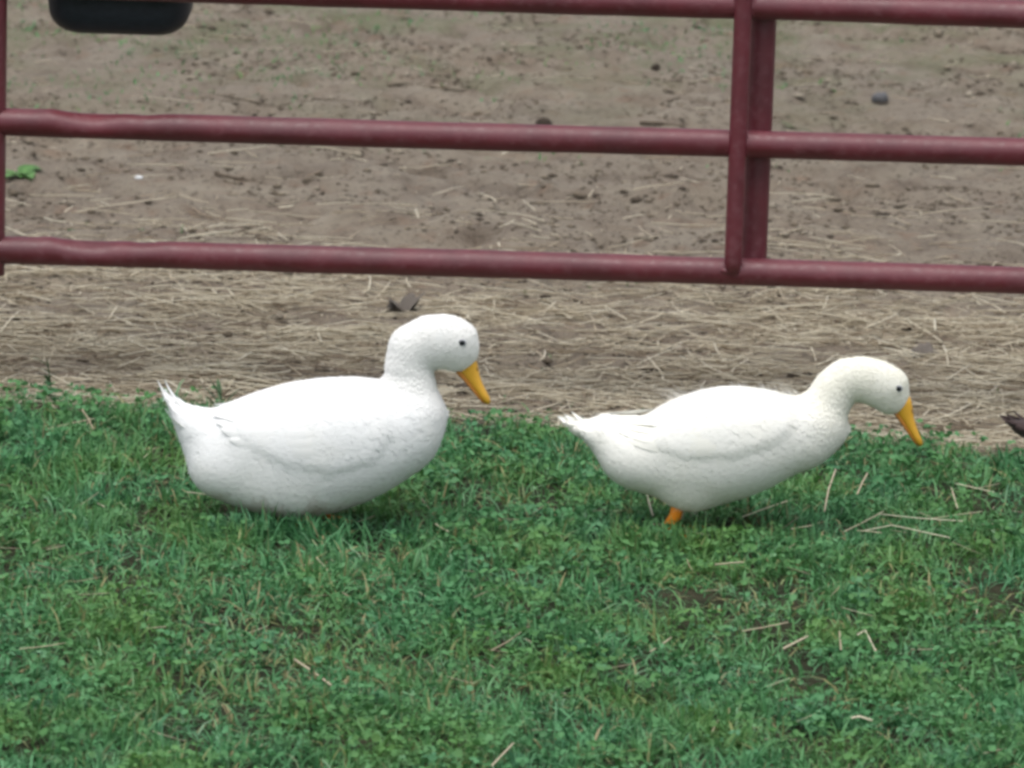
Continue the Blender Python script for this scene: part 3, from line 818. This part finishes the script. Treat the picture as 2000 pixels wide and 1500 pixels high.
DARK = dict(RIGHT); DARK['dx'] = at_plane(1970, 806, 0.0).x - at_plane(1092, 815, 0.0).x; DARK['dy'] = 0.11; DARK['tousled'] = False
shD = DuckShape(RIGHT)
make_duck(shD, DARK, M_PLD, 'dark brown duck cut off by the right edge, only its tail in view', 'duck', 5, coarse=True)

# ------------------------------------------------------------------ lawn
XW = 1.75
duck_foot = []
for sh in (shL, shR):
    duck_foot.append((sh.ox + (sh.x[0] + sh.x[-1]) / 2 - 0.02, sh.Y0 + 0.01, (sh.x[-1] - sh.x[0]) * 0.34, 0.05))
duck_foot.append((shD.ox + DARK['dx'] + (shD.x[0] + shD.x[-1]) / 2, 0.07, 0.2, 0.075))
def under_duck(x, y):
    m = np.zeros(x.shape)
    for cx, cy, a, b in duck_foot:
        m = np.maximum(m, np.clip(1.4 - np.sqrt(((x - cx) / a) ** 2 + ((y - cy) / b) ** 2), 0, 1))
    return np.clip(m * 2, 0, 1)
def scatter(n, x0, x1, y0, y1):
    return rng.uniform(x0, x1, n), rng.uniform(y0, y1, n)
def blades(x, y, hgt, wid, lean, tone, azim=None, curl=1.0, z0=None, segs=3):
    n = len(x)
    az = rng.uniform(0, 2 * np.pi, n) if azim is None else azim
    ux, uy = np.cos(az), np.sin(az)
    fa = az + rng.normal(0, 0.9, n) + np.pi / 2
    sx, sy = np.cos(fa), np.sin(fa)
    z = ground_h(x, y) if z0 is None else z0
    rows = []
    for i in range(segs + 1):
        t = i / segs
        ang = lean * (0.35 + 0.9 * curl * t)
        hor = hgt * t * np.sin(np.clip(ang, 0, 1.55)); ver = hgt * t * np.cos(np.clip(ang, 0, 1.5))
        c = np.stack([x + ux * hor, y + uy * hor, z + ver - 0.002 + 0.002 * (t > 0)], 1)
        w = wid * (1 - t) ** 0.6 if i < segs else wid * 0.03
        s = np.stack([sx * w, sy * w, 0 * w], 1) * 0.5
        if i < segs: rows += [c - s, c + s]
        else: rows += [c]
    V = np.stack(rows, 1)
    k = V.shape[1]; base = np.arange(n)[:, None]
    F = []
    for i in range(segs - 1):
        a = 2 * i
        F += [[a, a + 1, a + 3], [a, a + 3, a + 2]]
    F += [[2 * segs - 2, 2 * segs - 1, 2 * segs]]
    F = (base[:, :, None] * k + np.array(F)[None]).reshape(-1, 3)
    return V.reshape(-1, 3), F, np.repeat(tone, k)
def join(parts):
    V = []; F = []; T = []; o = 0
    for v, f, t in parts:
        V.append(v); F.append(f + o); T.append(t); o += len(v)
    return np.concatenate(V), np.concatenate(F), np.concatenate(T)

Y0, Y1 = -2.0, 1.15
WP = [(at_ground(560, 1290), 0.17, 0.28), (at_ground(1960, 860), 0.12, 0.10), (at_ground(1450, 1190), 0.12, 0.16), (at_ground(1900, 1180), 0.10, 0.14)]
def worn(x, y):
    w = np.zeros(np.shape(x))
    for q, a, b in WP: w = np.maximum(w, np.exp(-((x - q.x) / a) ** 2 - ((y - q.y) / b) ** 2))
    return np.clip(w * (0.4 + 1.2 * fbm(x * 14, y * 14, 33, 2)), 0, 1)
def lawn_mask(x, y):
    e = grass_edge(x) + 0.16 * (fbm(x * 9, y * 9, 31, 3) - 0.5) * 2
    p = np.clip((e - y) / 0.10 + 0.5, 0, 1) * (1 - 0.38 * worn(x, y))
    return rng.random(len(x)) < p
def tuft(x, y): return np.clip(0.5 + 1.35 * (0.6 * fbm(x * 7, y * 7, 50, 3) + 0.4 * fbm(x * 2.6, y * 2.6, 52, 2) - 0.5), 0, 1)
# main sward
n = 215000
x, y = scatter(n, -XW, XW, Y0, Y1); m = lawn_mask(x, y) & (rng.random(n) < np.clip((fbm(x * 13, y * 13, 51, 2) - 0.30) * 3.0, 0.12, 1)); x, y = x[m], y[m]
# gather into small tufts
cx = np.round(x / 0.022) * 0.022; cy = np.round(y / 0.022) * 0.022
jit = 0.011 * np.stack([vnoise(cx * 400, cy * 400, 60) - 0.5, vnoise(cx * 400, cy * 400, 61) - 0.5])
x = cx * 0.45 + x * 0.55 + jit[0]; y = cy * 0.45 + y * 0.55 + jit[1]
n = len(x); tf = tuft(x, y)
front = np.exp(-((y + 0.115) / 0.055) ** 2) * np.maximum(np.exp(-((x + 0.34) / 0.17) ** 2), np.exp(-((x - 0.28) / 0.17) ** 2))
hg = (0.020 + 0.036 * np.clip(tf * 1.6 - 0.35, 0, 1) + 0.016 * rng.random(n) + 0.030 * front) * (1 - 0.35 * worn(x, y)) * np.clip(0.45 + (grass_edge(x) - y) / 0.25, 0.45, 1) * (1 - 0.35 * under_duck(x, y) * (y > -0.05))
tone = np.clip(0.05 + 0.65 * rng.random(n) + 0.6 * (fbm(x * 30, y * 30, 70, 2) - 0.5), 0, 0.88)
dead = rng.random(n) < 0.045 + 0.30 * worn(x, y) + 0.08 * np.clip((fbm(x * 3, y * 3, 71, 2) - 0.55) * 5, 0, 1); tone[dead] = rng.uniform(0.92, 1.0, dead.sum())
A = blades(x, y, hg, rng.uniform(0.0026, 0.0070, n), np.abs(rng.normal(0.85, 0.45, n)) * (1 - 0.5 * front), tone, curl=1.15)
# long strap blades flopping over
n = 13000
x, y = scatter(n, -XW, XW, Y0, Y1); m = lawn_mask(x, y); x, y = x[m], y[m]; n = len(x)
tone = rng.uniform(0.45, 0.9, n); dd = rng.random(n) < 0.16; tone[dd] = rng.uniform(0.92, 1, dd.sum())
B = blades(x, y, rng.uniform(0.045, 0.085, n) * (1 - 0.5 * under_duck(x, y)), rng.uniform(0.003, 0.0052, n), rng.uniform(0.8, 1.5, n), tone, segs=4, curl=1.2)
V, F, T = join([A, B])
o = mesh_obj('lawn_grass', V, F, M_GRASS, None, True, {'tone': T}); tag(o, 'dense green grass blades of the lawn in the foreground', 'grass', kind='stuff')
# clover and plantain leaflets
def leaflets(x, y, z, r, tone, tiltmax=0.9):
    n = len(x); az = rng.uniform(0, 2 * np.pi, n); ti = rng.uniform(0.0, tiltmax, n); ta = rng.uniform(0, 2 * np.pi, n)
    nrm = np.stack([np.sin(ti) * np.cos(ta), np.sin(ti) * np.sin(ta), np.cos(ti)], 1)
    u = np.stack([np.cos(az), np.sin(az), 0 * az], 1); u -= nrm * np.sum(u * nrm, 1)[:, None]; u /= np.linalg.norm(u, axis=1)[:, None]
    w = np.cross(nrm, u); c = np.stack([x, y, z], 1)
    asp = rng.uniform(0.55, 0.95, n)
    prof = [(-1, 0, 0), (-0.45, 0.8, 0.18), (0.35, 1.0, 0.22), (0.9, 0.45, 0.12), (0.95, 0, 0), (0.9, -0.45, 0.12), (0.35, -1.0, 0.22), (-0.45, -0.8, 0.18), (0, 0, 0.0)]
    V = np.stack([c + u * (r * a)[:, None] + w * (r * b * asp)[:, None] + nrm * (r * k)[:, None] for a, b, k in prof], 1)
    F = [[8, i, (i + 1) % 8] for i in range(8)]
    F = (np.arange(n)[:, None, None] * 9 + np.array(F)[None]).reshape(-1, 3)
    return V.reshape(-1, 3), F, np.repeat(tone, 9)
n = 30000
x, y = scatter(n, -XW, XW, Y0, Y1); cl = fbm(x * 4.5, y * 4.5, 80, 3)
m = lawn_mask(x, y) & (rng.random(n) < np.clip((cl - 0.40) * 4.5, 0.08, 1)); x, y = x[m], y[m]; n = len(x)
parts = []
hz_ = ground_h(x, y) + rng.uniform(0.014, 0.046, n) * (0.6 + 0.7 * tuft(x, y)) * (1 - 0.5 * under_duck(x, y))
rr_ = rng.uniform(0.0030, 0.0078, n)
tn_ = np.clip(rng.random(n) * 0.8 + 0.4 * (fbm(x * 20, y * 20, 81, 2) - 0.3), 0, 1)
a0 = rng.uniform(0, 2 * np.pi, n)
for q in range(3):
    a = a0 + q * 2.094
    parts.append(leaflets(x + rr_ * np.cos(a), y + rr_ * np.sin(a), hz_, rr_ * 0.95, tn_, 1.25))
V, F, T = join(parts)
o = mesh_obj('clover', V, F, M_CLOVER, None, True, {'tone': T}); tag(o, 'small rounded clover leaves growing through the lawn', 'clover', kind='stuff')
# sparse low growth on the dirt
n = 70000
x, y = scatter(n, -2.4, 2.4, 1.0, 7.6)
dens = np.clip((fbm(x * 2.2, y * 1.6, 90, 4) - 0.50) * 5, 0, 1) * np.clip((y - 3.6) / 2.2, 0, 1) * 0.55 + np.clip((fbm(x * 3, y * 3, 92, 3) - 0.66) * 5, 0, 1) * 0.08
m = rng.random(n) < dens; x, y = x[m], y[m]; n = len(x)
A = blades(x, y, rng.uniform(0.008, 0.026, n), rng.uniform(0.003, 0.007, n), np.abs(rng.normal(0.9, 0.3, n)), rng.uniform(0.0, 0.55, n))
o = mesh_obj('sparse_grass', A[0], A[1], M_GRASS, None, True, {'tone': A[2]}); tag(o, 'thin patchy grass on the far side of the dirt yard', 'grass', kind='stuff')

# ------------------------------------------------------------------ straw
def straws(x, y, L, w, az, tone, zoff, droop=0.0, pitch=None, bend=None):
    n = len(x); ux, uy = np.cos(az), np.sin(az)
    k = 4; rows = []
    bd = rng.normal(0, 0.045, n) + (rng.random(n) < 0.12) * rng.normal(0, 0.15, n) if bend is None else bend
    pt = rng.normal(0, 0.03, n) if pitch is None else pitch
    for i in range(k):
        t = i / (k - 1) - 0.5
        off = bd * L * (0.25 - t * t) * 1.5
        cx = x + ux * L * t - uy * off; cy = y + uy * L * t + ux * off
        cz = np.maximum(ground_h(cx, cy), 0.35 * ground_h(cx, cy) + 0.65 * ground_h(x, y)) * 0 + 0.15 * ground_h(cx, cy) + 0.85 * ground_h(x, y) + zoff + pt * L * t
        for a in (0, 1, 2):
            an = 2 * np.pi * a / 3 + 0.5
            rows.append(np.stack([cx - uy * w * 0.5 * math.cos(an), cy + ux * w * 0.5 * math.cos(an), cz + w * 0.42 * math.sin(an)], 1))
    V = np.stack(rows, 1)
    F = []
    for i in range(k - 1):
        for a in range(3):
            b = (a + 1) % 3
            F += [[i * 3 + a, i * 3 + b, i * 3 + 3 + b], [i * 3 + a, i * 3 + 3 + b, i * 3 + 3 + a]]
    F += [[0, 2, 1], [k * 3 - 3, k * 3 - 2, k * 3 - 1]]
    F = (np.arange(n)[:, None, None] * (3 * k) + np.array(F)[None]).reshape(-1, 3)
    return V.reshape(-1, 3), F, np.repeat(tone, 3 * k)
P = []
n = 75000
x, y = scatter(n, -2.4, 2.4, 0.72, 6.5); m = rng.random(n) < straw_density(x, y); x, y = x[m], y[m]; n = len(x)
L = np.exp(rng.normal(-2.55, 0.50, n)); P.append(straws(x, y, L, rng.uniform(0.0014, 0.0036, n), rng.normal(0, 0.75, n), np.clip(rng.beta(1.7, 1.0, n), 0.05, 1), rng.uniform(0.001, 0.014, n)))
n = 62000    # chaff
x, y = scatter(n, -2.4, 2.4, 0.72, 6.5); m = rng.random(n) < straw_density(x, y); x, y = x[m], y[m]; n = len(x)
P.append(straws(x, y, rng.uniform(0.010, 0.04, n), rng.uniform(0.0012, 0.0034, n), rng.uniform(0, np.pi, n), rng.uniform(0.05, 0.95, n), rng.uniform(0.0, 0.006, n)))
n = 6500
x, y = scatter(n, -2.4, 2.4, 0.80, 4.2); m = rng.random(n) < 0.015 + straw_density(x, y); x, y = x[m], y[m]; n = len(x)
P.append(straws(x, y, rng.uniform(0.06, 0.20, n), rng.uniform(0.0022, 0.0040, n), rng.normal(0, 0.7, n), rng.uniform(0.75, 1.0, n), rng.uniform(0.008, 0.020, n)))
V, F, T = join(P)
o = mesh_obj('loose_straw', V, F, M_STRAW, None, False, {'tone': T}); tag(o, 'pale loose straw and chaff trodden into the dirt under the gate', 'straw', kind='stuff')
# bits of straw lost in the lawn
n = 420
x, y = scatter(n, -XW, XW, Y0, 0.9)
P = [straws(x, y, rng.uniform(0.015, 0.06, n), rng.uniform(0.0012, 0.0024, n), rng.uniform(0, np.pi, n), rng.uniform(0.1, 0.75, n), rng.uniform(0.012, 0.034, n), pitch=rng.normal(0, 0.25, n))]
V, F, T = join(P)
o = mesh_obj('straw_bits', V, F, M_STRAW, None, False, {'tone': T}); tag(o, 'short dry straw bits scattered among the grass', 'straw', kind='stuff')

# soil crumbs
def crumbs(x, y, r, tone, flat=0.6):
    n = len(x)
    base = np.array([(0, 0, 1), (1, 0, 0), (0.3, 0.95, 0), (-0.8, 0.6, 0), (-0.8, -0.6, 0), (0.3, -0.95, 0), (0, 0, -1)], dtype=float)
    F = [[0, 1, 2], [0, 2, 3], [0, 3, 4], [0, 4, 5], [0, 5, 1], [6, 2, 1], [6, 3, 2], [6, 4, 3], [6, 5, 4], [6, 1, 5]]
    V = base[None] * (r[:, None, None]) * rng.uniform(0.65, 1.35, (n, 7, 1)); V[:, :, 2] *= flat
    V[:, :, 0] *= rng.uniform(1.0, 1.8, n)[:, None]
    V += np.stack([x, y, ground_h(x, y) + r * 0.2], 1)[:, None]
    F = (np.arange(n)[:, None, None] * 7 + np.array(F)[None]).reshape(-1, 3)
    return V.reshape(-1, 3), F, np.repeat(tone, 7)
n = 65000
x, y = scatter(n, -2.4, 2.4, 0.78, 7.5); m = fbm(x * 5, y * 5, 110, 3) > 0.42 + 0.12 * rng.random(n); x, y = x[m], y[m]; n = len(x)
V, F, T = crumbs(x, y, np.exp(rng.normal(-5.75, 0.50, n)), rng.beta(1.2, 1.5, n))
o = mesh_obj('soil_crumbs', V, F, M_CLODL, None, True, {'tone': T}); tag(o, 'small crumbs of earth lying on the dirt yard', 'soil crumbs', kind='stuff')

# ------------------------------------------------------------------ single things on the ground
def lump_obj(name, px, py, wpx, hpx, mat, label, cat, seed, sink=0.35, group=None, rough=0.35):
    p = at_ground(px, py); sc = (p - CO).length / FPX
    rx = wpx * sc / 2; rz = hpx * sc / 2 / math.cos(PITCH)
    V = []; F = []; n = 18; mrow = 11; r = np.random.default_rng(seed)
    for i in range(mrow + 1):
        a = -math.pi / 2 + math.pi * i / mrow
        for j in range(n):
            t = 2 * math.pi * j / n
            d = np.array((math.cos(a) * math.cos(t), math.cos(a) * math.sin(t), math.sin(a)))
            k = 1 + rough * (float(fbm(np.array([d[0] * 1.8 + seed * 3.1 + d[2]]), np.array([d[1] * 1.8 + d[2] * 1.3 + 9]), seed, 3)[0]) - 0.5) * 2
            V.append((d[0] * rx * k, d[1] * rx * 0.85 * k, d[2] * rz * k + rz * (1 - sink)))
    for i in range(mrow):
        for j in range(n): F.append((i * n + j, i * n + (j + 1) % n, (i + 1) * n + (j + 1) % n, (i + 1) * n + j))
    o = mesh_obj(name, V, F, mat); o.location = (p.x, p.y, float(ground_h(p.x, p.y)))
    return tag(o, label, cat, group)
M_CLODG = simple_mat('grey brown clod', (0.21, 0.185, 0.160), 0.95, 0.4, 70, 0.1, 0.9)
lump_obj('dirt_clod', 1062, 246, 33, 31, M_CLOD, 'small round black clod on the dirt just above the middle gate rail', 'clod', 1, rough=0.15)
lump_obj('stone', 1719, 192, 30, 24, M_STONE, 'small grey stone on the dirt right of the gate brace', 'stone', 2)
lump_obj('dirt_clod', 1281, 126, 18, 16, M_CLOD, 'tiny dark clod on the dirt beneath the topmost visible rail', 'clod', 3)
lump_obj('dirt_clod', 797, 606, 34, 22, M_CLODG, 'ragged grey brown clod with straw right behind the left duck head', 'clod', 4, rough=0.7)
lump_obj('dirt_clod', 1803, 666, 60, 44, M_CLODG, 'low brown clod in the straw above the right duck head', 'clod', 5, rough=0.6)
lump_obj('dirt_clod', 320, 437, 12, 9, M_CLOD, 'tiny dark clod just above the bottom rail, left of the others', 'clod', 6)
lump_obj('dirt_clod', 1722, 414, 26, 9, M_CLOD, 'flat dark clod on the dirt between middle and bottom rails, right side', 'clod', 8)
lump_obj('stone', 271, 335, 17, 8, M_WHITE, 'tiny whitish pebble on the dirt between the two left rail ends', 'stone', 7, rough=0.2)

def rod(name, pts, r0, mat, label, cat, group=None, sides=6, r1=None, tone=None):
    pts = [np.array(p, dtype=float) for p in pts]; base = pts[0].copy()
    V = []; F = []; n = len(pts); r1 = r0 if r1 is None else r1
    for i, p in enumerate(pts):
        t = pts[min(i + 1, n - 1)] - pts[max(i - 1, 0)]; t /= np.linalg.norm(t)
        u = np.cross(t, (0, 0, 1.0)); u /= np.linalg.norm(u) + 1e-9; w = np.cross(t, u); rr = r0 + (r1 - r0) * i / (n - 1)
        for j in range(sides):
            a = 2 * math.pi * j / sides; V.append(p - base + u * rr * math.cos(a) + w * rr * math.sin(a))
    for i in range(n - 1):
        for j in range(sides): F.append((i * sides + j, i * sides + (j + 1) % sides, (i + 1) * sides + (j + 1) % sides, (i + 1) * sides + j))
    F.append(tuple(range(sides))[::-1]); F.append(tuple((n - 1) * sides + j for j in range(sides)))
    o = mesh_obj(name, V, F, mat, None, True, {'tone': np.full(len(V), tone if tone is not None else 0.5)})
    o.location = base
    return tag(o, label, cat, group)
def gpath(pix, lift):
    out = []
    for p in pix:
        l = lift if len(p) == 2 else p[2]
        q = at_ground(p[0], p[1], l); out.append((q.x, q.y, float(ground_h(q.x, q.y)) + l))
    return out
def subdiv(pts, k=4):
    out = []
    for a, b in zip(pts[:-1], pts[1:]):
        for i in range(k): out.append([a[c] + (b[c] - a[c]) * i / k for c in range(3)])
    out.append(list(pts[-1])); return out
STR = [
 ([(1718, 1008), (1800, 1017), (1882, 1024)], .0015, 'long pale straw stalk lying level right of the smaller duck, uppermost of the crossed three', 0.9),
 ([(1690, 1040), (1742, 1030), (1855, 1056)], .0015, 'long bent straw stalk pointing down to the right, below the crossed pair', 0.9),
 ([(1648, 1042), (1690, 1022), (1726, 1002)], .0017, 'yellowish straw stalk rising to the right into the crossed pair', 0.6),
 ([(1818, 1018), (1870, 1010), (1918, 1004)], .0012, 'thin straw stalk slanting up right beyond the crossed pair', 0.7),
 ([(1450, 1010), (1495, 996), (1538, 983)], .0019, 'pale straw stalk slanting up right under the smaller duck breast', 0.75),
 ([(1866, 944), (1910, 955), (1955, 967)], .0016, 'pale straw stalk sloping down right, near the dark duck tail', 0.85),
 ([(1858, 955, .04), (1870, 996, .025)], .0021, 'short upright yellow straw stub below the sloping pale stalk', 0.6),
 ([(1545, 1034), (1568, 1031), (1590, 1028)], .0016, 'short straw piece lying just left of the yellowish stalk', 0.7),
 ([(1674, 1040), (1700, 1042), (1722, 1045)], .0013, 'short straw piece crossing under the bent stalk', 0.7),
 ([(1396, 1105), (1425, 1102), (1452, 1100)], .0022, 'short tan straw piece alone in the grass below the orange leg', 0.55),
 ([(1632, 918, .045), (1618, 960, .04), (1610, 1003, .03)], .0031, 'broad pale dry blade standing upright under the smaller duck head', 0.45),
 ([(1694, 925, .04), (1684, 945, .035), (1674, 968, .03)], .0030, 'short broad dry blade leaning right of the upright one', 0.40),
 ([(575, 1285, .03), (610, 1308, .026), (655, 1342, .022)], .0032, 'broad tan straw stalk slanting down right in the lower left lawn', 0.45),
 ([(38, 1272), (85, 1267), (128, 1260)], .0016, 'yellowish straw stalk low at the left edge of the lawn', 0.5),
 ([(1450, 1228), (1495, 1220), (1540, 1210)], .0020, 'tan straw stalk rising right in the middle right lawn', 0.5),
 ([(1530, 1262, .03), (1552, 1250, .032), (1578, 1236, .03)], .0030, 'greyish broad stalk slanting up right in the lower right lawn', 0.65),
 ([(1675, 1376 - 145, .038), (1690, 1222, .038), (1712, 1262, .03)], .0020, 'pale bluish bent blade in the lower right lawn', 0.8),
 ([(1640, 1225, .04), (1643, 1262, .03)], .0026, 'upright yellow brown stub between two pale stalks', 0.3),
 ([(1655, 1395, .03), (1680, 1390, .036), (1705, 1398, .03)], .0032, 'arched pale blade near the bottom right of the lawn', 0.8),
 ([(365, 960), (395, 964), (432, 970)], .0016, 'short straw stalk poking out under the larger duck rump', 0.8),
 ([(1263, 962, .05), (1268, 982, .04), (1275, 1005, .03)], .0032, 'pale stem standing upright beneath the smaller duck, left of its leg', 0.85),
 ([(850, 1018), (862, 1026), (876, 1034)], .0020, 'tiny straw piece in the grass below the larger duck breast', 0.7),
 ([(1270, 1268, .03), (1292, 1255, .032), (1312, 1240, .03)], .0024, 'tan straw stalk slanting up right, centre right of the lawn', 0.45),
 ([(960, 1268, .03), (995, 1248, .032), (1032, 1220, .03)], .0020, 'thin dull stalk slanting up right in the centre of the lawn', 0.30),
 ([(960, 1500, .03), (985, 1475, .032), (1003, 1456, .03)], .0026, 'yellow green stalk at the bottom edge of the lawn', 0.55),
 ([(95, 836), (140, 826), (185, 818)], .0018, 'long dull straw stalk lying on the grass border at far left', 0.45),
 ([(160, 800, .045), (172, 818, .03), (182, 838, .02)], .0030, 'short thick stub standing at the left grass border', 0.25),
]
for pix, r, lb, tn in STR:
    rod('straw_stalk', subdiv(gpath(pix, 0.034)), r * 0.55, M_STRAW, lb, 'straw', 'straw stalks lying on the lawn', 5, tone=tn)
DIRT_STR = [
 ([(60, 388), (200, 384), (345, 378)], .0018, 'very long thin pale straw lying on the dirt between the left rail ends', 0.85),
 ([(350, 380), (380, 380), (408, 379)], .0016, 'short pale straw continuing right of the very long one', 0.8),
 ([(545, 381), (560, 380), (574, 378)], .0030, 'short bright straw on the dirt above the bottom rail, left half', 0.95),
 ([(250, 662), (340, 662), (430, 658)], .0019, 'long pale straw lying level in the straw left of the larger duck head', 0.95),
 ([(510, 590), (590, 592), (660, 588)], .0016, 'thin curved straw under the bottom rail in front of the clod', 0.8),
 ([(290, 710), (350, 720), (405, 730)], .0019, 'straw slanting down right just above the larger duck tail', 0.9),
 ([(1100, 702), (1210, 708), (1330, 710)], .0018, 'long straw lying level between the two duck heads', 0.9),
 ([(1250, 612), (1295, 602), (1345, 588)], .0023, 'thick pale straw slanting up right under the gate brace', 0.9),
 ([(1215, 664), (1340, 662), (1465, 660)], .0018, 'long straw lying level above the smaller duck back', 0.85),
 ([(1025, 765), (1080, 762), (1130, 758)], .0021, 'straw lying level left of the smaller duck tail', 0.85),
 ([(1370, 706), (1395, 711), (1422, 716)], .0022, 'short thick straw above the smaller duck back', 0.9),
 ([(1855, 776), (1900, 772), (1950, 766)], .0024, 'thick straw slanting up right near the dark duck tail', 0.95),
 ([(560, 695), (610, 716), (650, 732)], .0020, 'reddish straw slanting down right above the larger duck back', 0.6),
]
for pix, r, lb, tn in DIRT_STR:
    rod('straw_stalk', subdiv(gpath(pix, 0.010)), r * 0.55, M_STRAW, lb, 'straw', 'long straws lying on the dirt', 5, tone=tn)
rod('twig', subdiv(gpath([(425, 178), (470, 192), (540, 198), (610, 192), (720, 200)], 0.004), 3), .0024, M_TWIG, 'long thin wavy dark twig lying on the dirt above the middle rail', 'twig', r1=.0010)
rod('twig', subdiv(gpath([(840, 174), (868, 179), (900, 177), (930, 176)], 0.004), 3), .0030, M_TWIG, 'short dark curved twig left of the round black clod', 'twig', r1=.0025)
rod('twig', subdiv(gpath([(1250, 234), (1290, 236), (1338, 240)], 0.004), 3), .0042, M_TWIG, 'short thick dark twig just left of the gate brace', 'twig', r1=.004)
rod('twig', subdiv(gpath([(420, 340), (470, 343), (520, 342)], 0.004), 3), .0040, M_TWIG, 'small dark twig between the middle and bottom rails', 'twig', r1=.002)
rod('twig', subdiv(gpath([(1910, 508), (1950, 512), (2000, 515)], 0.006), 3), .0050, M_TWIG, 'dark twig just above the bottom rail at right edge', 'twig', r1=.003)

def leaf(root, base, az, L, W, rise, mat, name='leaf', tone=0.5, curl=0.3):
    V = []; F = []; n = 8
    d = np.array((math.cos(az), math.sin(az), 0)); s = np.array((-math.sin(az), math.cos(az), 0))
    for i in range(n + 1):
        t = i / n; w = W * math.sin(math.pi * min(1, t * 0.93 + 0.07)) ** 0.8 * (1 if t < 1 else 0.05)
        z = L * (rise * t - curl * t * t)
        for a in (-1, 0, 1): V.append(np.array(base) + d * L * t + s * w * a + np.array((0, 0, z + abs(a) * w * 0.25)))
    for i in range(n):
        for j in range(2): F.append((i * 3 + j, i * 3 + 1 + j, i * 3 + 4 + j, i * 3 + 3 + j))
    return mesh_obj(name, V, F, mat, root, True, {'tone': np.full(len(V), tone)})
def weed(px, py, label, n, L, W, rise, mat, seed, stem=False, cat='weed', name='weed'):
    r = random.Random(seed); p = at_ground(px, py)
    root = empty(name, (p.x, p.y, float(ground_h(p.x, p.y)) - 0.002), label, cat)
    if stem:
        V = []; hs_ = 0.010 * n
        for i in range(7):
            for q in range(5): V.append((0.004 * math.sin(i * 0.7) + 0.0014 * math.cos(q * 1.257), 0.0014 * math.sin(q * 1.257), hs_ * i / 6))
        F = [(i * 5 + q, i * 5 + (q + 1) % 5, i * 5 + 5 + (q + 1) % 5, i * 5 + 5 + q) for i in range(6) for q in range(5)]
        mesh_obj('stem', V, F, mat, root, True, {'tone': np.full(len(V), 0.3)})
    for k in range(n):
        leaf(root, (0, 0, 0.003 + (0.009 * k if stem else 0)), r.uniform(0, 6.28), L * r.uniform(.7, 1.2), W * r.uniform(.8, 1.2), rise * r.uniform(.6, 1.3), mat, tone=r.random(), curl=r.uniform(.1, .5))
    return root
weed(42, 336, 'low broad leaved green weed on the dirt beside the left gate stile', 11, 0.062, 0.016, 0.5, M_LEAF, 1)
weed(1552, 252, 'wilted dark leaf cluster on the dirt just right of the gate brace', 5, 0.045, 0.012, 0.45, M_DRYLEAF, 2)
weed(95, 775, 'taller dark green weed sprig standing at the left lawn border', 9, 0.030, 0.005, 0.9, M_LEAFD, 3, True)
weed(1700, 846, 'small greyish leafy weed below the smaller duck chin', 8, 0.035, 0.008, 0.6, M_LEAF, 4)
weed(870, 960, 'broad bluish green dock leaf pair in front of the larger duck breast', 3, 0.055, 0.010, 0.7, M_LEAF, 6)
weed(790, 600, 'crumpled grey brown dead leaves on the clod above the larger duck head', 13, 0.038, 0.017, 1.3, M_CLODG, 11, cat='dead leaves', name='dead_leaves')
lump_obj('dirt_clod', 770, 596, 26, 20, M_CLODG, 'small grey clod just left of the crumpled dead leaves', 'clod', 14, rough=0.6)
weed(430, 800, 'thin green sprig on the lawn border behind the larger duck rump', 6, 0.04, 0.004, 1.2, M_LEAFD, 5, True)
